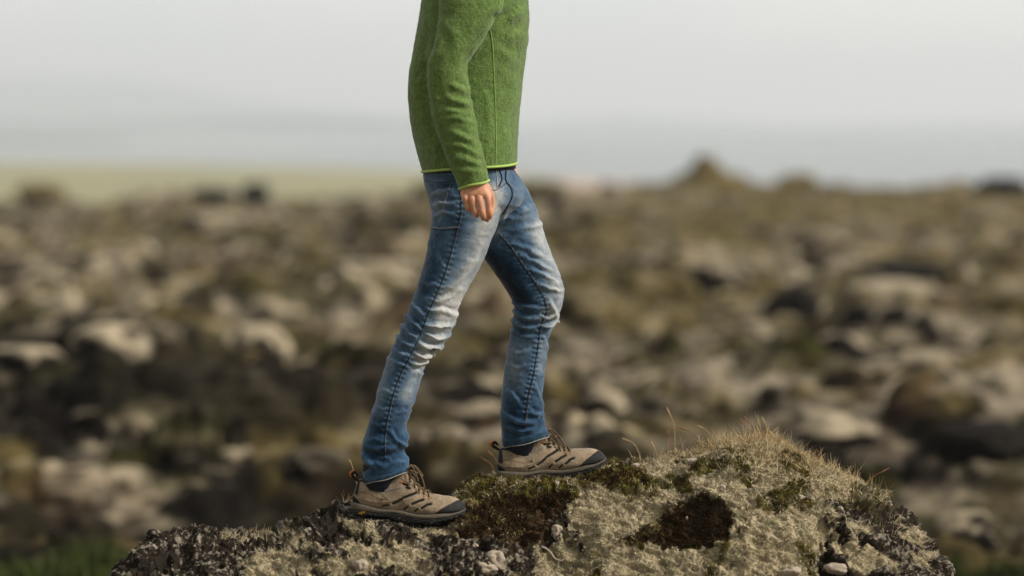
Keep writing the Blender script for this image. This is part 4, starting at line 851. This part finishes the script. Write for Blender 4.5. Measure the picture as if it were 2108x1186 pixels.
# hiking shoes: built once in local space (x heel to toe, y width, z up), right and left mirrored
def build_shoe(mirror, tz):
    root = bpy.data.objects.new('hiking_shoe', None); C.objects.link(root); root.parent = person
    st = [(0.001, 58, 14, .5), (0.005, 74, 24, .55), (0.012, 93, 30, .62), (0.030, 93, 34, .68), (0.055, 84+tz*.65, 35, .72), (0.078, 82+tz*.75, 35, .74), (0.102, 98+tz*.6, 35, .70), (0.128, 118+tz, 35, .62), (0.149, 108+tz*.7, 37, .55), (0.175, 91, 42, .46),
          (0.205, 79, 47, .40), (0.235, 75, 49, .42), (0.258, 74, 47, .42), (0.277, 71, 41, .44), (0.291, 64, 31, .48), (0.300, 55, 19, .5), (0.304, 48, 8, .5)]
    K = crom([list(s) for s in st], 9); NS = 72
    def mz(x): return np.interp(x, [0, .03, .07, .11, .16, .22, .27, .305], [.032, .028, .026, .024, .023, .025, .034, .046])
    def curve(x, y): # slight banana shape of the last
        return y + (0.010*math.sin(min(max((x-0.05)/0.25, 0), 1)*math.pi) - 0.006)*1.0
    rings = []
    for (x, top, hw, ft) in K:
        z0 = mz(x)-0.006; z1 = max(top*0.001, z0+0.004); hw = max(hw, 2)*0.001; ring = []
        for j in range(NS):
            a = 2*math.pi*j/NS; c, s = math.cos(a), math.sin(a); t = (s+1)/2 # 0 bottom 1 top
            zz = z0+(z1-z0)*(t if t > 0 else 0); prof_ = (1-(1-ft)*t**1.3)*min(1, 0.86+0.5*t)
            yy = math.copysign(abs(c)**0.55, c)*hw*prof_ + (0.009*math.sin(min(max((x-0.05)/0.25, 0), 1)*math.pi)-0.004)
            ring.append([x, yy, zz])
        rings.append(ring)
    v, f = ringmesh(rings); v = np.array(v, float)
    me = voxel([(v.tolist(), f)], 0.0016, 2); c = co(me); n = nor(me); x, z = c[:, 0], c[:, 2]
    def line(pl, w_): return np.exp(-(pldist(x, z, pl)[0]/w_)**2)
    # creases and panels of the upper
    dz = 0.0016*(fbm(c, 70, 3, 4)-0.5)
    slits = [[(.138, .062), (.154, .070), (.170, .078)], [(.163, .048), (.180, .058), (.192, .063)], [(.190, .040), (.203, .051), (.213, .054)], [(.112, .042), (.124, .049), (.134, .058)], [(.143, .030), (.151, .038)], [(.172, .028), (.180, .036)], [(.085, .032), (.100, .036)], [(.134, .098), (.146, .096)], [(.144, .090), (.152, .088)]]
    sl = np.zeros(len(c))
    for s_ in slits: sl = np.maximum(sl, line(s_, .0040 if len(s_) > 2 else .0032))
    rdg = np.zeros(len(c))
    for s_ in ([(.010, .060), (.045, .068), (.090, .075), (.130, .088)], [(.02, .045), (.06, .040), (.10, .046), (.13, .060)], [(.128, .112), (.155, .098), (.185, .080), (.215, .068)]): rdg = np.maximum(rdg, line(s_, .0018))
    wr = 0
    for s_ in ([(.015, .055), (.035, .048)], [(.02, .066), (.05, .060), (.08, .052)], [(.05, .075), (.08, .066), (.1, .052)]): wr = wr+line(s_, .003)
    dz = dz-0.0032*sl+0.0012*rdg+0.0008*wr; c = c+n*dz[:, None]; setco(me, c)
    k = fbm(c, 45, 3, 8); kk = fbm(c, 14, 2, 18)
    col = np.array([.29, .22, .145])*(0.72+0.56*k)[:, None]*(0.9+0.25*kk)[:, None]
    grey = (sstep(.42, .62, line([(.075, .070), (.10, .078), (.125, .088)], .009)))[:, None]*0.45; col = col*(1-grey)+np.array([.20, .19, .17])*grey
    col = col*(1-0.25*rdg[:, None]); st_ = (np.clip(wr, 0, 1)*0.3)[:, None]; col = col*(1-st_)+np.array([.16, .10, .05])*st_
    s3 = sstep(.35, .6, sl)[:, None]; col = col*(1-s3)+np.array([.014, .012, .011])*s3
    # dark heel panel and black collar lining
    hp_ = (sstep(.019, .013, x)*sstep(.050, .058, z)*sstep(.1, .09, z))[:, None]; col = col*(1-hp_)+np.array([.015, .015, .016])*hp_
    topz = np.interp(x, K[:, 0], K[:, 1]*0.001); lin = (sstep(-.0065, -.003, z-topz)*sstep(.008, .014, x)*sstep(.130, .122, x))[:, None]; col = col*(1-lin)+np.array([.013, .012, .012])*lin
    tong = (sstep(.012, .008, np.abs(c[:, 1]-.003))*sstep(.118, .128, x)*sstep(.222, .212, x)*sstep(-.022, -.012, z-topz))[:, None]; col = col*(1-tong)+np.array([.05, .038, .024])*tong
    # toe cap and heel cup faces split off as parts of their own
    upper_col = np.clip(col, 0, 1)
    fp = np.array([p.vertices[:4] if len(p.vertices) == 4 else list(p.vertices)+[p.vertices[-1]] for p in me.polygons]); fc = c[fp].mean(1)
    ztop = np.interp(fc[:, 0], [.224, .240, .258, .280, .305], [.026, .042, .054, .066, .072]); toe = (fc[:, 0] > .224) & (fc[:, 2] < ztop)
    zh = np.interp(fc[:, 0], [0, .010, .022, .035], [.052, .046, .034, .02]); heel = (fc[:, 0] < .035) & (fc[:, 2] < zh)
    def sub(mask, name, m, push, parent, colr=None):
        ids, inv = np.unique(fp[mask], return_inverse=True); vv = c[ids]+n[ids]*push; ff = inv.reshape(-1, 4)
        o = mesh_np(name, vv*np.array([1, mirror, 1]), [tuple(dict.fromkeys(q.tolist())) for q in ff], m, parent)
        if mirror < 0: o.data.flip_normals()
        if colr is not None: setcol(o.data, colr[ids])
        return o
    up = sub(~(toe | heel), 'upper', M_suede, 0, root, upper_col); sub(toe, 'toe_cap', M_rubber, .0012, root); sub(heel, 'heel_counter', M_rubber, .0012, root)
    # sole: foam midsole over a lugged rubber outsole
    def slab(name, zlo, zhi, grow, m, lug=False):
        rings = []
        for (x_, top, hw, ft) in crom([list(s) for s in st], 12):
            hw_ = max(hw, 3)*.001*0.93+grow; xx = x_+(grow if x_ > .15 else -grow)*min(1, abs(x_-.15)/.15); ring = []; lo = zlo(xx); hi = zhi(xx)
            if lug: lo += .004*(0.5+0.5*math.copysign(1, math.sin(xx*2*math.pi/.0145)))
            for q in range(40):
                a = 2*math.pi*q/40; cc_, ss = math.cos(a), math.sin(a)
                ring.append([xx, mirror*(math.copysign(abs(cc_)**.35, cc_)*hw_ + .009*math.sin(min(max((x_-.05)/.25, 0), 1)*math.pi)-.004), (lo+hi)/2+(hi-lo)/2*math.copysign(abs(ss)**.5, ss)])
            rings.append(ring)
        v_, f_ = ringmesh(rings); o = mesh_np(name, v_, f_, m, root, smooth=not lug)
        if mirror < 0: o.data.flip_normals()
        return o
    spring = lambda q: np.interp(q, [-.01, .0, .012, .02, .19, .23, .26, .285, .31], [.006, .003, .0, 0, 0, .004, .012, .021, .032])
    arch = lambda q: .006*math.exp(-((q-.115)/.028)**2)
    slab('midsole', lambda q: spring(q)+.011+arch(q), lambda q: mz(q)+.001+.002*math.sin(q*60), .0018, M_mid)
    slab('outsole', lambda q: spring(q)+arch(q), lambda q: spring(q)+.0125+arch(q)+.0015*math.sin(q*150), .0024, M_rubber, True)
    # yellow mark on the outsole, toe rand
    for sgn in (-1, 1):
        for q in range(2):
            v_, f_ = tube([(.024+q*.006, 0, .006), (.033+q*.006, 0, .013)], .0016, 6, 1)
            v_ = [(a, mirror*sgn*.0375+mirror*(-.003), b) for a, _, b in v_]; mesh_np('sole_mark', v_, f_, M_yellow, root)
    # pull loop at the heel
    v_, f_ = tube([(.012, 0, .086), (.001, 0, .094), (-.008, 0, .102), (-.009, 0, .109), (-.001, 0, .110), (.006, 0, .103)], [.003, .0042, .0052, .0052, .0042, .003], 8, 4); mesh_np('pull_loop', v_, f_, M_mesh, root)
    v_, f_ = tube([(-.010, 0, .100), (-.012, 0, .106), (-.008, 0, .112)], [.0044, .0054, .0044], 8, 3); mesh_np('pull_loop_tag', v_, f_, M_orange, root)
    # laces and eyelets across the instep
    tb = BVHTree.FromPolygons([tuple(p) for p in c], [tuple(dict.fromkeys(q.tolist())) for q in fp])
    def top(x_, y_, off=.002):
        h = tb.ray_cast(Vector((x_, y_+.004, .2)), Vector((0, 0, -1))); return (x_, (y_+.004)*mirror, (h[0].z if h[0] else .07)+off)
    xs_ = [.136, .150, .164, .178, .192, .206]; hwl = [.014, .015, .016, .018, .019, .020]
    for i in range(len(xs_)):
        for s_ in (-1, 1):
            if i < len(xs_)-1:
                a = (xs_[i], s_*hwl[i]); b = (xs_[i+1], -s_*hwl[i+1]); pts = [top(a[0]+(b[0]-a[0])*t, a[1]+(b[1]-a[1])*t, .0026+.0012*s_) for t in (0, .25, .5, .75, 1)]
                v_, f_ = tube(pts, .0025, 6, 2); mesh_np('lace', v_, f_, M_lace, root)
            e = top(xs_[i]+.001, s_*(hwl[i]+.003), .0006); v_, f_ = ellipsoid(e, (.0028, .0024, .0018), 10, 6); mesh_np('eyelet', v_, f_, M_orange if i in (0, 5, 4) else M_mesh, root)
    b0 = top(.140, 0, .004)
    for (dx, dy, dz_) in ((.040, .030, -.016), (.034, -.034, -.020), (.018, .038, -.022), (.052, -.026, -.036)):
        pts = [b0, (b0[0]+dx*.35, b0[1]+dy*.45, b0[2]+.014), (b0[0]+dx*.8, b0[1]+dy*.95, b0[2]+.003+dz_*.4), (b0[0]+dx, b0[1]+dy, b0[2]+dz_)]
        if dy*dx > 0.0006 or dx < .04: pts += [(b0[0]+dx*.75, b0[1]+dy*.75, b0[2]+dz_*.5), (b0[0]+.004, b0[1], b0[2]+.002)]
        v_, f_ = tube(pts, .0023, 6, 5); mesh_np('lace', v_, f_, M_lace, root)
    v_, f_ = ellipsoid(b0, (.007, .006, .005), 12, 8); mesh_np('lace_knot', v_, f_, M_lace, root)
    # small copper emblem by the collar and embossed mark on the side
    for s_ in (-1, 1):
        h = tb.ray_cast(Vector((.131, s_*.08, .101)), Vector((0, -s_, 0)))
        if h[0]:
            yy = h[0].y+s_*.0006; v_, f_ = tube([(.126, yy*mirror, .099), (.128, yy*mirror, .104), (.131, yy*mirror, .100), (.134, yy*mirror, .105), (.136, yy*mirror, .101)], .0013, 6, 2); mesh_np('emblem', v_, f_, M_orange, root)
        h = tb.ray_cast(Vector((.088, s_*.08, .052)), Vector((0, -s_, 0)))
        if h[0]:
            yy = h[0].y+s_*.0002; v_, f_ = tube([(.080, yy*mirror, .046), (.082, yy*mirror, .055), (.089, yy*mirror, .050), (.098, yy*mirror, .060), (.097, yy*mirror, .051)], .0009, 6, 2); mesh_np('embossed_mark', v_, f_, M_mid, root)
    v_, f_ = loft([(0, 0, 1, 1, 6, .01)]*2, 8, 1)
    rings = [[[cx+rx*math.cos(a), mirror*ry*math.sin(a), zz] for a in np.linspace(0, 2*math.pi, 30, endpoint=False)] for cx, rx, ry, zz in ((.072, .046, .029, .070), (.068, .045, .031, .092), (.064, .043, .033, .112), (.060, .042, .034, .135))]
    v_, f_ = ringmesh(rings); mesh_np('sock', v_, f_, M_sock, root)
    return root
sR = build_shoe(-1, 14); p = V(723.5, 1056, 6.46); sR.location = p; sR.rotation_euler = (0, R(5.8), R(-3))
sR['label'] = 'rear tan suede hiking shoe with black toe cap'
sL = build_shoe(1, 4); p = V(1025.5, 991, 6.72); sL.location = p; sL.rotation_euler = (0, R(-3.8), R(3))
sL['label'] = 'front tan suede hiking shoe with black toe cap'

# ------------------------------------------------------------------ hazy air
hb = bpy.data.materials.new('haze'); hb.use_nodes = True; t = hb.node_tree; t.nodes.clear()
o_ = t.nodes.new('ShaderNodeOutputMaterial'); pv = t.nodes.new('ShaderNodeVolumePrincipled'); pv.inputs['Density'].default_value = 0.00048; pv.inputs['Color'].default_value = (0.95, 0.975, 1.0, 1); pv.inputs['Anisotropy'].default_value = 0.3
t.links.new(pv.outputs[0], o_.inputs['Volume'])
x0, x1, y0, y1, z0, z1 = -6900, 6900, -6400, 7100, -10, 170
vv = [(x, y, z) for x in (x0, x1) for y in (y0, y1) for z in (z0, z1)]
hz = mesh_np('haze', vv, [(0, 1, 3, 2), (4, 6, 7, 5), (0, 4, 5, 1), (2, 3, 7, 6), (0, 2, 6, 4), (1, 5, 7, 3)], hb, smooth=False); tag(hz, 'thin pale haze filling the air over the lake and hills', 'haze', kind='stuff')
